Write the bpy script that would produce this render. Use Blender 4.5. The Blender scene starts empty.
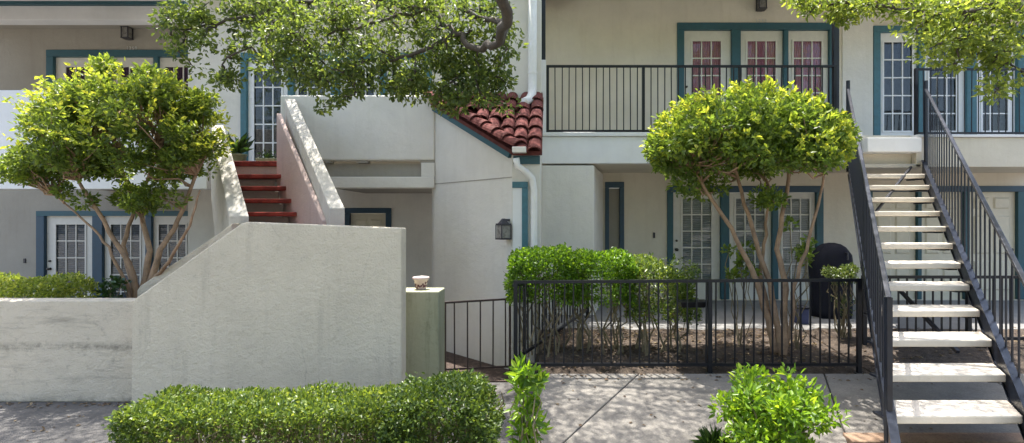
import bpy, bmesh, math
import numpy as np
from mathutils import Vector, Matrix

# ------------------------------------------------------------------ camera, world, sun, exposure
scene = bpy.context.scene
F, XP, YH, HC = 553.0, 550.0, 222.0, 1.5          # focal length in pixels, principal column, horizon row, eye height
W_, H_ = 1024, 443
cam = bpy.data.cameras.new('camera'); cam_o = bpy.data.objects.new('camera', cam)
scene.collection.objects.link(cam_o); scene.camera = cam_o
cam.sensor_width = 36.0; cam.lens = F / W_ * 36.0
cam.shift_x = -(XP - W_ / 2) / W_; cam.shift_y = (YH - H_ / 2) / W_
cam.clip_start = 0.05; cam.clip_end = 1000
cam_o.location = (0, 0, HC); cam_o.rotation_euler = (math.radians(90), 0, 0)
scene.render.resolution_x = W_; scene.render.resolution_y = H_

SUN_TO = Vector((-0.12, 0.20, 1.0)).normalized()   # high sun, behind the building and a little to the left
SUN_EL = math.asin(SUN_TO.z); SUN_AZ = math.atan2(SUN_TO.x, SUN_TO.y)
world = bpy.data.worlds.new('World'); scene.world = world; world.use_nodes = True
wn = world.node_tree.nodes; wl = world.node_tree.links; wn.clear()
sky = wn.new('ShaderNodeTexSky'); sky.sky_type = 'NISHITA'; sky.sun_disc = False
sky.sun_elevation = SUN_EL; sky.sun_rotation = SUN_AZ
sky.dust_density = 3.5; sky.ozone_density = 0.6
bgn = wn.new('ShaderNodeBackground'); bgn.inputs['Strength'].default_value = 0.15
won = wn.new('ShaderNodeOutputWorld')
wl.new(sky.outputs[0], bgn.inputs[0]); wl.new(bgn.outputs[0], won.inputs[0])
sun = bpy.data.lights.new('sun', 'SUN'); sun.energy = 3.7; sun.angle = math.radians(0.53); sun.color = (1.0, 0.955, 0.88)
sun_o = bpy.data.objects.new('sun', sun); scene.collection.objects.link(sun_o)
sun_o.location = SUN_TO * 40; sun_o.rotation_euler = SUN_TO.to_track_quat('Z', 'Y').to_euler()
vs = scene.view_settings
vs.view_transform = 'Standard'; vs.look = 'None'; vs.gamma = 1.0; vs.use_curve_mapping = False
vs.exposure = 1.75
scene.render.engine = 'CYCLES'
scene.cycles.max_bounces = 8; scene.cycles.transparent_max_bounces = 12

# ------------------------------------------------------------------ helpers
C = scene.collection
rng = np.random.default_rng(7)
WPOS = {}                                          # world position of every parent's origin

def P(px, py, Y): return Vector(((px - XP) / F * Y, Y, HC - (py - YH) / F * Y))
def PX(px, Y): return (px - XP) / F * Y
def PZ(py, Y): return HC - (py - YH) / F * Y

class MB:
    def __init__(s): s.v = []; s.f = []
    def hexa(s, c):                                # 0-3 bottom loop, 4-7 top loop
        b = len(s.v); s.v += [tuple(p) for p in c]
        s.f += [tuple(b + i for i in q) for q in ((0,3,2,1),(4,5,6,7),(0,1,5,4),(1,2,6,5),(2,3,7,6),(3,0,4,7))]
        return s
    def box(s, x0, x1, y0, y1, z0, z1):
        return s.hexa([(x0,y0,z0),(x1,y0,z0),(x1,y1,z0),(x0,y1,z0),(x0,y0,z1),(x1,y0,z1),(x1,y1,z1),(x0,y1,z1)])
    def prism(s, loop, d):                         # planar loop swept along the vector d
        b = len(s.v); n = len(loop); d = Vector(d)
        s.v += [tuple(p) for p in loop] + [tuple(Vector(p) + d) for p in loop]
        s.f.append(tuple(range(b, b + n))); s.f.append(tuple(range(b + 2 * n - 1, b + n - 1, -1)))
        for i in range(n):
            j = (i + 1) % n; s.f.append((b + i, b + n + i, b + n + j, b + j))
        return s
    def bar(s, a, b, w, h=None, up=(0, 0, 1)):     # rectangular bar between two points
        h = h or w; a = Vector(a); b = Vector(b); d = (b - a).normalized(); u = Vector(up)
        if abs(d.dot(u)) > .99: u = Vector((0, 1, 0))
        r = d.cross(u).normalized() * w / 2; t = r.cross(d).normalized() * h / 2
        return s.hexa([a-r-t, a+r-t, b+r-t, b-r-t, a-r+t, a+r+t, b+r+t, b-r+t])
    def tube(s, pts, rad, n=7, cap=True):
        pts = [Vector(p) for p in pts]; m = len(pts); base = len(s.v)
        if not hasattr(rad, '__len__'): rad = [rad] * m
        t0 = (pts[1] - pts[0]).normalized(); u = t0.orthogonal().normalized()
        for i, p in enumerate(pts):
            t = (pts[min(i + 1, m - 1)] - pts[max(i - 1, 0)]).normalized()
            u = (u - t * u.dot(t)); u = u.normalized() if u.length > 1e-5 else t.orthogonal().normalized()
            w = t.cross(u)
            for k in range(n):
                a = 2 * math.pi * k / n; s.v.append(tuple(p + (u * math.cos(a) + w * math.sin(a)) * rad[i]))
        for i in range(m - 1):
            for k in range(n):
                k2 = (k + 1) % n; a = base + i * n
                s.f.append((a + k, a + k2, a + n + k2, a + n + k))
        if cap:
            s.f.append(tuple(base + k for k in range(n - 1, -1, -1))); s.f.append(tuple(base + (m - 1) * n + k for k in range(n)))
        return s
    def lathe(s, prof, c, n=20):                   # profile of (r, z) round the vertical through c
        b = len(s.v)
        for r, z in prof:
            for k in range(n):
                a = 2 * math.pi * k / n; s.v.append((c[0] + r * math.cos(a), c[1] + r * math.sin(a), c[2] + z))
        for i in range(len(prof) - 1):
            for k in range(n):
                k2 = (k + 1) % n; s.f.append((b + i*n + k, b + i*n + k2, b + (i+1)*n + k2, b + (i+1)*n + k))
        s.f.append(tuple(b + k for k in range(n - 1, -1, -1))); s.f.append(tuple(b + (len(prof)-1)*n + k for k in range(n)))
        return s
    def mesh(s, name, off=(0, 0, 0), bevel=0, smooth=False, seg=2):
        me = bpy.data.meshes.new(name); o = Vector(off)
        me.from_pydata([tuple(Vector(p) - o) for p in s.v], [], s.f)
        bm = bmesh.new(); bm.from_mesh(me)
        bmesh.ops.recalc_face_normals(bm, faces=bm.faces)
        if bevel:
            bmesh.ops.bevel(bm, geom=bm.edges[:], offset=bevel, segments=seg, affect='EDGES', profile=.5)
        bm.to_mesh(me); bm.free()
        if smooth:
            me.polygons.foreach_set('use_smooth', [True] * len(me.polygons))
        return me
    def build(s, name, mat, parent=None, bevel=0, smooth=False, base=None):
        off = WPOS[parent.name] if parent else Vector((0, 0, 0))
        if base is not None and parent is None: off = Vector(base)
        me = s.mesh(name, off, bevel, smooth); me.materials.append(mat)
        o = bpy.data.objects.new(name, me); C.objects.link(o)
        if parent: o.parent = parent
        elif base is not None: o.location = off
        WPOS[o.name] = off.copy()
        return o

def place(name, me, loc, parent, rot=None, scale=None):   # one more piece that shares mesh data
    o = bpy.data.objects.new(name, me); C.objects.link(o)
    o.parent = parent; m = Matrix.Translation(Vector(loc) - (WPOS[parent.name] if parent else Vector((0, 0, 0))))
    if rot is not None: m = m @ rot.to_4x4()
    if scale is not None: m = m @ Matrix.Diagonal((*scale, 1))
    o.matrix_basis = m; WPOS[o.name] = Vector(loc)
    return o
def thing(name, loc, label, cat, group=None):
    o = bpy.data.objects.new(name, None); o.empty_display_size = .2; C.objects.link(o); o.location = loc
    WPOS[o.name] = Vector(loc); tag(o, label, cat, group); return o
def tag(o, label, cat, group=None):
    o['label'] = label; o['category'] = cat
    if group: o['group'] = group
    return o
def struct(o): o['kind'] = 'structure'; return o

# ------------------------------------------------------------------ materials
def nt(name):
    m = bpy.data.materials.new(name); m.use_nodes = True; t = m.node_tree
    for n in list(t.nodes): t.nodes.remove(n)
    out = t.nodes.new('ShaderNodeOutputMaterial'); return m, t, out
def N(t, kind, **kw):
    n = t.nodes.new(kind)
    for k, v in kw.items():
        if k.startswith('_'): setattr(n, k[1:], v)
        else: n.inputs[k.replace('__', ' ')].default_value = v
    return n
def ramp(t, src, stops):
    r = t.nodes.new('ShaderNodeValToRGB'); t.links.new(src, r.inputs[0]); e = r.color_ramp.elements
    while len(e) < len(stops): e.new(.5)
    for i, (p, c) in enumerate(stops): e[i].position = p; e[i].color = (*c, 1) if len(c) == 3 else c
    return r
def noise(t, scale, detail=6, rough=.6, coord=None, sx=None):
    n = N(t, 'ShaderNodeTexNoise', Scale=scale, Detail=detail, Roughness=rough)
    tc = t.nodes.new('ShaderNodeTexCoord')
    src = tc.outputs['Object']
    if sx:
        mp = N(t, 'ShaderNodeMapping'); mp.inputs['Scale'].default_value = sx; t.links.new(src, mp.inputs[0]); src = mp.outputs[0]
    t.links.new(src, n.inputs['Vector']); return n
def mix(t, a, b, fac, mode='MIX'):
    m = t.nodes.new('ShaderNodeMix'); m.data_type = 'RGBA'; m.blend_type = mode
    for s, v in ((6, a), (7, b)):
        if hasattr(v, 'links') or hasattr(v, 'is_output'): t.links.new(v, m.inputs[s])
        else: m.inputs[s].default_value = (*v, 1)
    if hasattr(fac, 'is_output'): t.links.new(fac, m.inputs[0])
    else: m.inputs[0].default_value = fac
    return m.outputs[2]

def stucco(name, col, stain=(.28, .25, .2), amt=.35, bump=.35, rough=.9, streak=.25, scale=90, band=False, crack=False):
    m, t, out = nt(name); b = N(t, 'ShaderNodeBsdfPrincipled', Roughness=rough)
    n1 = noise(t, 1.3, 8, .65); r1 = ramp(t, n1.outputs[0], [(.35, (0, 0, 0)), (.72, (1, 1, 1))])
    n2 = noise(t, 3.0, 6, .7, sx=(.45, .45, 3.2) if band else (2.4, 2.4, .22)); r2 = ramp(t, n2.outputs[0], [(.52, (0, 0, 0)), (.78, (1, 1, 1))])
    n4 = noise(t, 9, 8, .75); r4 = ramp(t, n4.outputs[0], [(.56, (0, 0, 0)), (.75, (1, 1, 1))])
    c = mix(t, col, tuple(x * .86 for x in col), r1.outputs[0])
    f2 = N(t, 'ShaderNodeMath', _operation='MULTIPLY'); t.links.new(r2.outputs[0], f2.inputs[0]); f2.inputs[1].default_value = streak
    c = mix(t, c, stain, f2.outputs[0])
    f4 = N(t, 'ShaderNodeMath', _operation='MULTIPLY'); t.links.new(r4.outputs[0], f4.inputs[0]); f4.inputs[1].default_value = amt * .5
    c = mix(t, c, stain, f4.outputs[0])
    if band:                                        # scuffed dirt line and splash-back at the foot, broken by noise
        tz = t.nodes.new('ShaderNodeTexCoord'); sp = t.nodes.new('ShaderNodeSeparateXYZ'); t.links.new(tz.outputs['Object'], sp.inputs[0])
        nb = noise(t, 6, 8, .8); wb = N(t, 'ShaderNodeMath', _operation='MULTIPLY_ADD'); t.links.new(nb.outputs[0], wb.inputs[0]); wb.inputs[1].default_value = .12; t.links.new(sp.outputs[2], wb.inputs[2])
        rz_ = ramp(t, wb.outputs[0], [(.06, (.6,) * 3), (.19, (.08,) * 3), (.62, (0, 0, 0)), (.69, (.75,) * 3), (.74, (0, 0, 0))])
        rn = ramp(t, nb.outputs[0], [(.42, (0, 0, 0)), (.62, (1, 1, 1))]); fb = N(t, 'ShaderNodeMath', _operation='MULTIPLY'); t.links.new(rz_.outputs[0], fb.inputs[0]); t.links.new(rn.outputs[0], fb.inputs[1])
        c = mix(t, c, stain, fb.outputs[0])
    if crack:                                       # hairline cracks, broken up by a noise mask
        tc = t.nodes.new('ShaderNodeTexCoord'); wv = noise(t, 2.5, 4, .6); mv = mix(t, tc.outputs['Object'], wv.outputs['Color'], .12)
        vo = N(t, 'ShaderNodeTexVoronoi', Scale=.9); vo.feature = 'DISTANCE_TO_EDGE'; t.links.new(mv, vo.inputs['Vector'])
        rv = ramp(t, vo.outputs['Distance'], [(.0, (1, 1, 1)), (.004, (0, 0, 0))]); mk = noise(t, 1.1, 2, .5); rm = ramp(t, mk.outputs[0], [(.48, (0, 0, 0)), (.66, (.28, .28, .28))])
        fm = N(t, 'ShaderNodeMath', _operation='MULTIPLY'); t.links.new(rv.outputs[0], fm.inputs[0]); t.links.new(rm.outputs[0], fm.inputs[1]); c = mix(t, c, stain, fm.outputs[0])
    t.links.new(c, b.inputs['Base Color'])
    n3 = noise(t, scale, 5, .7); n5 = noise(t, 14, 3, .5)
    ad = N(t, 'ShaderNodeMath', _operation='ADD'); t.links.new(n3.outputs[0], ad.inputs[0]); t.links.new(n5.outputs[0], ad.inputs[1])
    bp = N(t, 'ShaderNodeBump', Strength=bump, Distance=.02); t.links.new(ad.outputs[0], bp.inputs['Height']); t.links.new(bp.outputs[0], b.inputs['Normal'])
    t.links.new(b.outputs[0], out.inputs[0]); return m

def paint(name, col, rough=.5, var=.18, bump=.08, metal=0.0, scale=12, spec=.5):
    m, t, out = nt(name); b = N(t, 'ShaderNodeBsdfPrincipled', Metallic=metal)
    b.inputs['Specular IOR Level'].default_value = spec
    n1 = noise(t, scale, 7, .65); r = ramp(t, n1.outputs[0], [(.3, tuple(x * (1 - var) for x in col)), (.7, tuple(min(1, x * (1 + var)) for x in col))])
    t.links.new(r.outputs[0], b.inputs['Base Color'])
    rr = ramp(t, n1.outputs[0], [(.3, (rough * .75,) * 3), (.75, (min(1, rough * 1.25),) * 3)]); t.links.new(rr.outputs[0], b.inputs['Roughness'])
    n2 = noise(t, scale * 6, 4, .6); bp = N(t, 'ShaderNodeBump', Strength=bump, Distance=.01); t.links.new(n2.outputs[0], bp.inputs['Height']); t.links.new(bp.outputs[0], b.inputs['Normal'])
    t.links.new(b.outputs[0], out.inputs[0]); return m

def ground_mat(name, cols, scale=5, bump=.4, rough=.95, fine=60, dist=.01):
    m, t, out = nt(name); b = N(t, 'ShaderNodeBsdfPrincipled', Roughness=rough)
    n1 = noise(t, scale, 9, .7); n2 = noise(t, fine, 4, .7); n0 = noise(t, scale * .22, 4, .6)
    k = len(cols); r = ramp(t, n1.outputs[0], [(.3 + .4 * i / (k - 1), c) for i, c in enumerate(cols)])
    g = ramp(t, n2.outputs[0], [(.3, (.72,) * 3), (.7, (1.15,) * 3)]); c = mix(t, r.outputs[0], g.outputs[0], 1.0, 'MULTIPLY')
    g0 = ramp(t, n0.outputs[0], [(.35, (.8,) * 3), (.65, (1.1,) * 3)]); c = mix(t, c, g0.outputs[0], 1.0, 'MULTIPLY')
    t.links.new(c, b.inputs['Base Color'])
    bp = N(t, 'ShaderNodeBump', Strength=bump, Distance=dist); t.links.new(n2.outputs[0], bp.inputs['Height']); t.links.new(bp.outputs[0], b.inputs['Normal'])
    t.links.new(b.outputs[0], out.inputs[0]); return m

def leaf_mat(name, stops, trans=.4, rough=.38):
    m, t, out = nt(name); b = N(t, 'ShaderNodeBsdfPrincipled', Roughness=rough)
    at = N(t, 'ShaderNodeAttribute'); at.attribute_name = 'var'
    r = ramp(t, at.outputs['Fac'], stops); t.links.new(r.outputs[0], b.inputs['Base Color'])
    tr = N(t, 'ShaderNodeBsdfTranslucent')
    tc = mix(t, r.outputs[0], (1.9, 1.75, .75), 1.0, 'MULTIPLY'); t.links.new(tc, tr.inputs[0])
    mx = N(t, 'ShaderNodeMixShader'); mx.inputs[0].default_value = trans
    t.links.new(b.outputs[0], mx.inputs[1]); t.links.new(tr.outputs[0], mx.inputs[2]); t.links.new(mx.outputs[0], out.inputs[0]); return m

def glass_mat(name, tint=(.86, .88, .88), refl=.02):
    m, t, out = nt(name)
    tr = N(t, 'ShaderNodeBsdfTransparent'); tr.inputs[0].default_value = (*tint, 1)
    gl = N(t, 'ShaderNodeBsdfGlossy', Roughness=.03)
    n = noise(t, 2.2, 2, .5); bp = N(t, 'ShaderNodeBump', Strength=.12, Distance=.02); t.links.new(n.outputs[0], bp.inputs['Height']); t.links.new(bp.outputs[0], gl.inputs['Normal'])
    lw = N(t, 'ShaderNodeLayerWeight', Blend=.2); ad = N(t, 'ShaderNodeMath', _operation='ADD'); t.links.new(lw.outputs['Fresnel'], ad.inputs[0]); ad.inputs[1].default_value = refl
    mx = N(t, 'ShaderNodeMixShader'); t.links.new(ad.outputs[0], mx.inputs[0]); t.links.new(tr.outputs[0], mx.inputs[1]); t.links.new(gl.outputs[0], mx.inputs[2])
    t.links.new(mx.outputs[0], out.inputs[0]); return m

def fabric(name, c1, c2, scale=(38, 1, 1), kind='X', rough=.9):
    m, t, out = nt(name); b = N(t, 'ShaderNodeBsdfPrincipled', Roughness=rough)
    tc = t.nodes.new('ShaderNodeTexCoord'); w = N(t, 'ShaderNodeTexWave', Scale=scale[0], Distortion=scale[1], Detail=2.0); w.bands_direction = kind
    t.links.new(tc.outputs['Object'], w.inputs['Vector'])
    n = noise(t, 4, 5, .7); f = N(t, 'ShaderNodeMath', _operation='MULTIPLY'); t.links.new(w.outputs['Fac'], f.inputs[0]); t.links.new(n.outputs[0], f.inputs[1])
    r = ramp(t, f.outputs[0], [(.1, c1), (.6, c2)]); t.links.new(r.outputs[0], b.inputs['Base Color'])
    bp = N(t, 'ShaderNodeBump', Strength=.6, Distance=.02); t.links.new(w.outputs['Fac'], bp.inputs['Height']); t.links.new(bp.outputs[0], b.inputs['Normal'])
    t.links.new(b.outputs[0], out.inputs[0]); return m

M = dict(
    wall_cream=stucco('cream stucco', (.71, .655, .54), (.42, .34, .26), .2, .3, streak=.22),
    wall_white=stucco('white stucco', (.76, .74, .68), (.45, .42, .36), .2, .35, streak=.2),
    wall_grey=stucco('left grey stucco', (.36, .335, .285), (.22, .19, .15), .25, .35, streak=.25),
    wall_old=stucco('weathered stucco', (.74, .66, .525), (.22, .19, .15), .8, .9, crack=True, streak=.3, scale=48),
    wall_garden=stucco('scuffed garden wall', (.70, .62, .50), (.17, .15, .12), 1.2, .8, streak=.7, scale=50, band=True, crack=True),
    wall_cap=stucco('grey weathered stucco', (.58, .55, .49), (.16, .14, .12), 1.2, .35, streak=.4),
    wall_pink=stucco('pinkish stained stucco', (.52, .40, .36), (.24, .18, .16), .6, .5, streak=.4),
    wall_green=stucco('algae stained stucco', (.42, .43, .30), (.13, .15, .08), 1.1, .5, streak=.7),
    trim_white=stucco('white painted trim', (.80, .80, .80), (.55, .53, .5), .15, .08, .7, .15),
    teal=paint('teal trim paint', (.028, .095, .12), .55, .15),
    teal_lite=paint('teal trim paint faded', (.05, .15, .19), .55, .18),
    navy=paint('dark teal post paint', (.025, .065, .105), .5, .15),
    door=paint('door off white paint', (.66, .64, .58), .5, .06),
    door_white=paint('door white paint', (.78, .79, .80), .45, .05),
    door_cream=paint('door cream paint', (.66, .61, .48), .5, .06),
    black=paint('black rail paint', (.007, .008, .012), .42, .3, .02, 0, 20, .4),
    black_blue=paint('black stringer paint', (.008, .011, .02), .36, .3, .02, 0, 14, .5),
    brown_iron=paint('rusty brown iron', (.05, .032, .028), .6, .4, .3, 0, 30),
    red=paint('red step paint', (.22, .042, .032), .8, .6, .5, 0, 7, .2),
    tread=stucco('white concrete tread', (.63, .575, .49), (.26, .22, .17), .95, .25, .8, .2),
    riser=stucco('dirty riser', (.45, .40, .35), (.1, .08, .07), .9, .3),
    pipe=paint('downspout paint', (.78, .78, .77), .4, .06, .03),
    brass=paint('knob metal', (.10, .09, .08), .3, .2, .02, .9),
    lamp=paint('lamp housing', (.03, .03, .04), .4, .2),
    lamp_glass=paint('lamp frosted glass', (.22, .21, .19), .3, .25, .05),
    tile=paint('red clay tile', (.125, .042, .038), .9, .5, .6, 0, 6, .15),
    glass=glass_mat('window glass'), glass_dark=glass_mat('window glass dark', (.75, .78, .8), .03),
    pink=fabric('pink curtain', (.55, .17, .30), (.88, .40, .52), (9, 2.5, 1), 'X'),
    purple=fabric('purple curtain', (.09, .035, .09), (.18, .08, .16), (9, 2.5, 1), 'X'),
    blind=fabric('pale blind', (.40, .41, .42), (.62, .62, .60), (9, .4, 1), 'Z'),
    dim=fabric('dim room', (.008, .012, .018), (.06, .065, .07), (2.0, 9, 1), 'X'),  # dark sheet close behind the panes, its colour stands in for an unlit room
    dimblind=fabric('grey blue blind', (.16, .19, .24), (.34, .37, .42), (7, .4, 1), 'Z'),
    bark=paint('smooth tan bark', (.31, .205, .13), .8, .45, .5, 0, 9),
    bark_dark=paint('dark oak bark', (.075, .062, .05), .9, .5, .8, 0, 16),
    twig=paint('dry twig', (.22, .18, .11), .9, .4, .3, 0, 14),
    asphalt=ground_mat('left pavement', [(.075, .072, .07), (.12, .115, .11), (.16, .15, .14)], 3, .5),
    concrete=ground_mat('walkway concrete', [(.15, .138, .122), (.205, .19, .168), (.255, .235, .205)], 2.5, .3),
    patio=ground_mat('patio concrete', [(.19, .185, .18), (.25, .245, .235)], 2, .2),
    soil=ground_mat('soil', [(.04, .03, .024), (.085, .062, .046), (.15, .115, .085)], 14, 1.0, fine=45, dist=.03),
    mulch=ground_mat('mulch', [(.03, .022, .02), (.075, .05, .04), (.15, .11, .09)], 22, 1.0, fine=40, dist=.03),
    ground=ground_mat('ground', [(.16, .15, .13), (.24, .22, .19)], 1.5, .3),
    kerb=ground_mat('brown kerb', [(.24, .15, .10), (.36, .25, .17)], 5, .4),
    grill=paint('grill cover cloth', (.012, .013, .022), .85, .3, .5, 0, 7, .25),
    pot_white=paint('patterned pot', (.62, .5, .48), .4, .12), pot_dark=paint('pot pattern', (.10, .03, .04), .5, .3),
    pot_green=paint('green glazed pot', (.16, .20, .12), .4, .25),
    number=paint('pale number', (.55, .55, .53), .5, .05),
    blue_box=paint('blue crate', (.03, .04, .11), .6, .2),
)
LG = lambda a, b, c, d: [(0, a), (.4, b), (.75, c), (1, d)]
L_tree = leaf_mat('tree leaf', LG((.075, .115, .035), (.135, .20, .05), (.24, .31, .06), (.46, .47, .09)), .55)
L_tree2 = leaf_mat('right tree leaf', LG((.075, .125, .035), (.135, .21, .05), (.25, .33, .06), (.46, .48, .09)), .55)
L_oak = leaf_mat('shade tree leaf', LG((.06, .095, .035), (.10, .15, .05), (.165, .22, .06), (.28, .32, .09)), .52)
L_pale = leaf_mat('pale shade leaf', LG((.08, .125, .03), (.16, .22, .05), (.27, .33, .08), (.42, .45, .14)), .5)
L_hedge = leaf_mat('hedge leaf', LG((.04, .075, .02), (.085, .14, .03), (.17, .24, .045), (.30, .35, .09)), .38)
L_dark = leaf_mat('dark bush leaf', LG((.018, .045, .015), (.035, .08, .02), (.07, .13, .03), (.14, .2, .05)), .28)
L_lime = leaf_mat('lime bush leaf', LG((.06, .13, .015), (.12, .23, .02), (.22, .36, .03), (.36, .46, .06)), .42)
L_grey = leaf_mat('grey green topiary leaf', LG((.04, .07, .025), (.075, .12, .04), (.12, .17, .05), (.18, .22, .08)), .3)

# ------------------------------------------------------------------ foliage
def leaf_mesh(name, pts, axes, L, width, mat, base, var, normal_up=.5):
    n = len(pts); pts = np.asarray(pts, float); a = np.asarray(axes, float); a /= np.linalg.norm(a, axis=1)[:, None] + 1e-9
    L = np.broadcast_to(np.asarray(L, float), (n,))[:, None]; w = L * width
    nr = rng.normal(size=(n, 3)); nr[:, 2] += normal_up * 2
    s = np.cross(a, nr); s /= np.linalg.norm(s, axis=1)[:, None] + 1e-9; k = np.cross(s, a)
    V = np.empty((n, 6, 3))
    V[:, 0] = pts; V[:, 3] = pts + a * L - k * L * .12
    V[:, 1] = pts + a * L * .32 + s * w * .5 + k * L * .09; V[:, 2] = pts + a * L * .68 + s * w * .42 + k * L * .05
    V[:, 5] = pts + a * L * .32 - s * w * .5 + k * L * .09; V[:, 4] = pts + a * L * .68 - s * w * .42 + k * L * .05
    V -= np.asarray(base)
    me = bpy.data.meshes.new(name); me.vertices.add(n * 6); me.vertices.foreach_set('co', V.ravel())
    idx = (np.arange(n)[:, None] * 6 + np.array([0, 1, 2, 3, 3, 4, 5, 0])).ravel()
    me.loops.add(n * 8); me.loops.foreach_set('vertex_index', idx.astype(np.int32))
    me.polygons.add(n * 2); me.polygons.foreach_set('loop_start', np.arange(0, n * 8, 4, dtype=np.int32))
    me.update(calc_edges=True)
    at = me.attributes.new('var', 'FLOAT', 'FACE'); at.data.foreach_set('value', np.repeat(np.clip(var, 0, 1), 2).astype(np.float32))
    me.materials.append(mat); me.validate(); return me
def link_leaves(name, me, parent, stuff=False):
    o = bpy.data.objects.new(name, me); C.objects.link(o); o.parent = parent; WPOS[o.name] = WPOS[parent.name].copy()
    if stuff: o['kind'] = 'stuff'
    return o
def unit(n):
    v = rng.normal(size=(n, 3)); return v / np.linalg.norm(v, axis=1)[:, None]
def clump_leaves(centres, rads, n, spread=1.0, flat=.75, out=None, up=.35):
    P_, A_ = [], []
    for c, r in zip(centres, rads):
        u = unit(n); rr = r * rng.uniform(.25, 1.0, n) ** .6
        p = np.asarray(c) + u * rr[:, None] * np.array([1, 1, flat]); P_.append(p)
        a = u * .8 + rng.normal(size=(n, 3)) * .6; a[:, 2] += up
        A_.append(a)
    return np.concatenate(P_), np.concatenate(A_)
def shoots(starts, dirs, n, length):               # leafy shoots that stick out of a crown
    P_, A_ = [], []
    for s, d in zip(starts, dirs):
        d = d / np.linalg.norm(d); t = np.linspace(.1, 1, n)
        p = s + d * (t * length * rng.uniform(.5, 1.2))[:, None] + rng.normal(size=(n, 3)) * .008
        P_.append(p); A_.append(d * .7 + rng.normal(size=(n, 3)) * .7)
    return np.concatenate(P_), np.concatenate(A_)
def ellipsoid_clumps(c, r, n, shell=.55, zmin=-.6):
    out = []
    while len(out) < n:
        u = unit(1)[0]; q = u * (shell + (1 - shell) * rng.random() ** .7)
        if q[2] < zmin: continue
        out.append(np.asarray(c) + q * np.asarray(r))
    return np.array(out)
def wander(a, b, k=5, j=.06, sag=0):
    a = np.asarray(a, float); b = np.asarray(b, float); L = np.linalg.norm(b - a)
    pts = [a + (b - a) * t for t in np.linspace(0, 1, k + 1)]
    for i in range(1, k): pts[i] = pts[i] + rng.normal(size=3) * j * L; pts[i][2] += sag * math.sin(math.pi * i / k)
    return pts

# ------------------------------------------------------------------ ground
def zr(Y): return 0.0 if Y >= 7.7 else (-.30 if Y <= 4.2 else -.30 * (7.7 - Y) / 3.5)
ZL = -.5
struct(MB().box(-150, 150, -150, 150, -.9, -.62).build('ground', M['ground']))
struct(MB().box(-16, -.14, 1.0, 13, -.615, ZL).build('path', M['asphalt']))
wk = struct(MB().prism([(-.136, 7.7, -.03), (-.136, 4.2, -.33), (-.136, 2.0, -.36), (-.136, 2.0, -.615), (-.136, 7.7, -.615)], (14, 0, 0)).build('walkway', M['soil']))
def slab(c, name='slab', mat='concrete', top=.02):   # c: plan corners, laid on the sloping ground
    mb = MB(); lo = [(x, y, zr(y) - .10) for x, y in c]; hi = [(x, y, zr(y) + top) for x, y in c]
    mb.hexa(lo + hi); return mb.build(name, M[mat], wk, bevel=.008)
jx = lambda a, b, y: a[0] + (b[0] - a[0]) * (y - a[1]) / (b[1] - a[1])
J1 = ((.15, 4.5), (.856, 5.77)); J2 = ((2.45, 4.6), (2.93, 5.9)); g = .007
slab([(-.136, 4.25), (jx(*J1, 4.25) - g, 4.25), (jx(*J1, 5.95) - g, 5.95), (-.136, 5.95)])
slab([(jx(*J1, 4.25) + g, 4.25), (jx(*J2, 4.25) - g, 4.25), (jx(*J2, 5.95) - g, 5.95), (jx(*J1, 5.95) + g, 5.95)])
slab([(jx(*J2, 4.55) + g, 4.55), (4.6, 4.55), (4.6, 5.95), (jx(*J2, 5.95) + g, 5.95)])
slab([(4.615, 4.55), (7.2, 4.55), (7.2, 5.95), (4.615, 5.95)])
slab([(-.136, 2.1), (.9, 2.1), (.9, 4.235), (-.136, 4.235)])
slab([(.915, 3.2), (1.2, 3.2), (1.2, 4.235), (.915, 4.235)])
slab([(2.4, 4.38), (7.2, 4.38), (7.2, 4.54), (2.4, 4.54)], 'kerb', 'kerb', .045)
slab([(2.55, 2.6), (7.2, 2.6), (7.2, 4.02), (2.55, 4.02)])
struct(MB().box(-.136, 14, 7.705, 10.6, -.61, .0).build('patio', M['patio'], bevel=.01))
# low soil mounds behind the fence, with loose leaf litter
def bed(name, loop, z, mat, n=26):
    xs = [p[0] for p in loop]; ys = [p[1] for p in loop]; mb = MB(); nx, ny = n, n
    x0, x1, y0, y1 = min(xs), max(xs), min(ys), max(ys)
    for j in range(ny + 1):
        for i in range(nx + 1):
            x = x0 + (x1 - x0) * i / nx; y = y0 + (y1 - y0) * j / ny
            e = 0 if i in (0, nx) or j in (0, ny) else 1
            mb.v.append((x, y, z(y) + e * (.02 + .03 * rng.random())))
    for j in range(ny):
        for i in range(nx):
            a = j * (nx + 1) + i; mb.f.append((a, a + 1, a + nx + 2, a + nx + 1))
    return struct(mb.build(name, mat, smooth=True))
bed('planting_bed', [(-.13, 6.0), (3.5, 7.7)], lambda y: zr(y) - .004 + .0, M['soil'])
bed('planting_bed', [(3.52, 6.0), (8, 7.7)], lambda y: zr(y) - .004, M['soil'])
bed('planting_bed', [(2.2, 2.0), (2.53, 4.36)], lambda y: zr(y) + .002, M['mulch'], 14)
bed('planting_bed', [(1.21, 2.0), (2.19, 4.24)], lambda y: zr(y) + .002, M['mulch'], 14)

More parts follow.
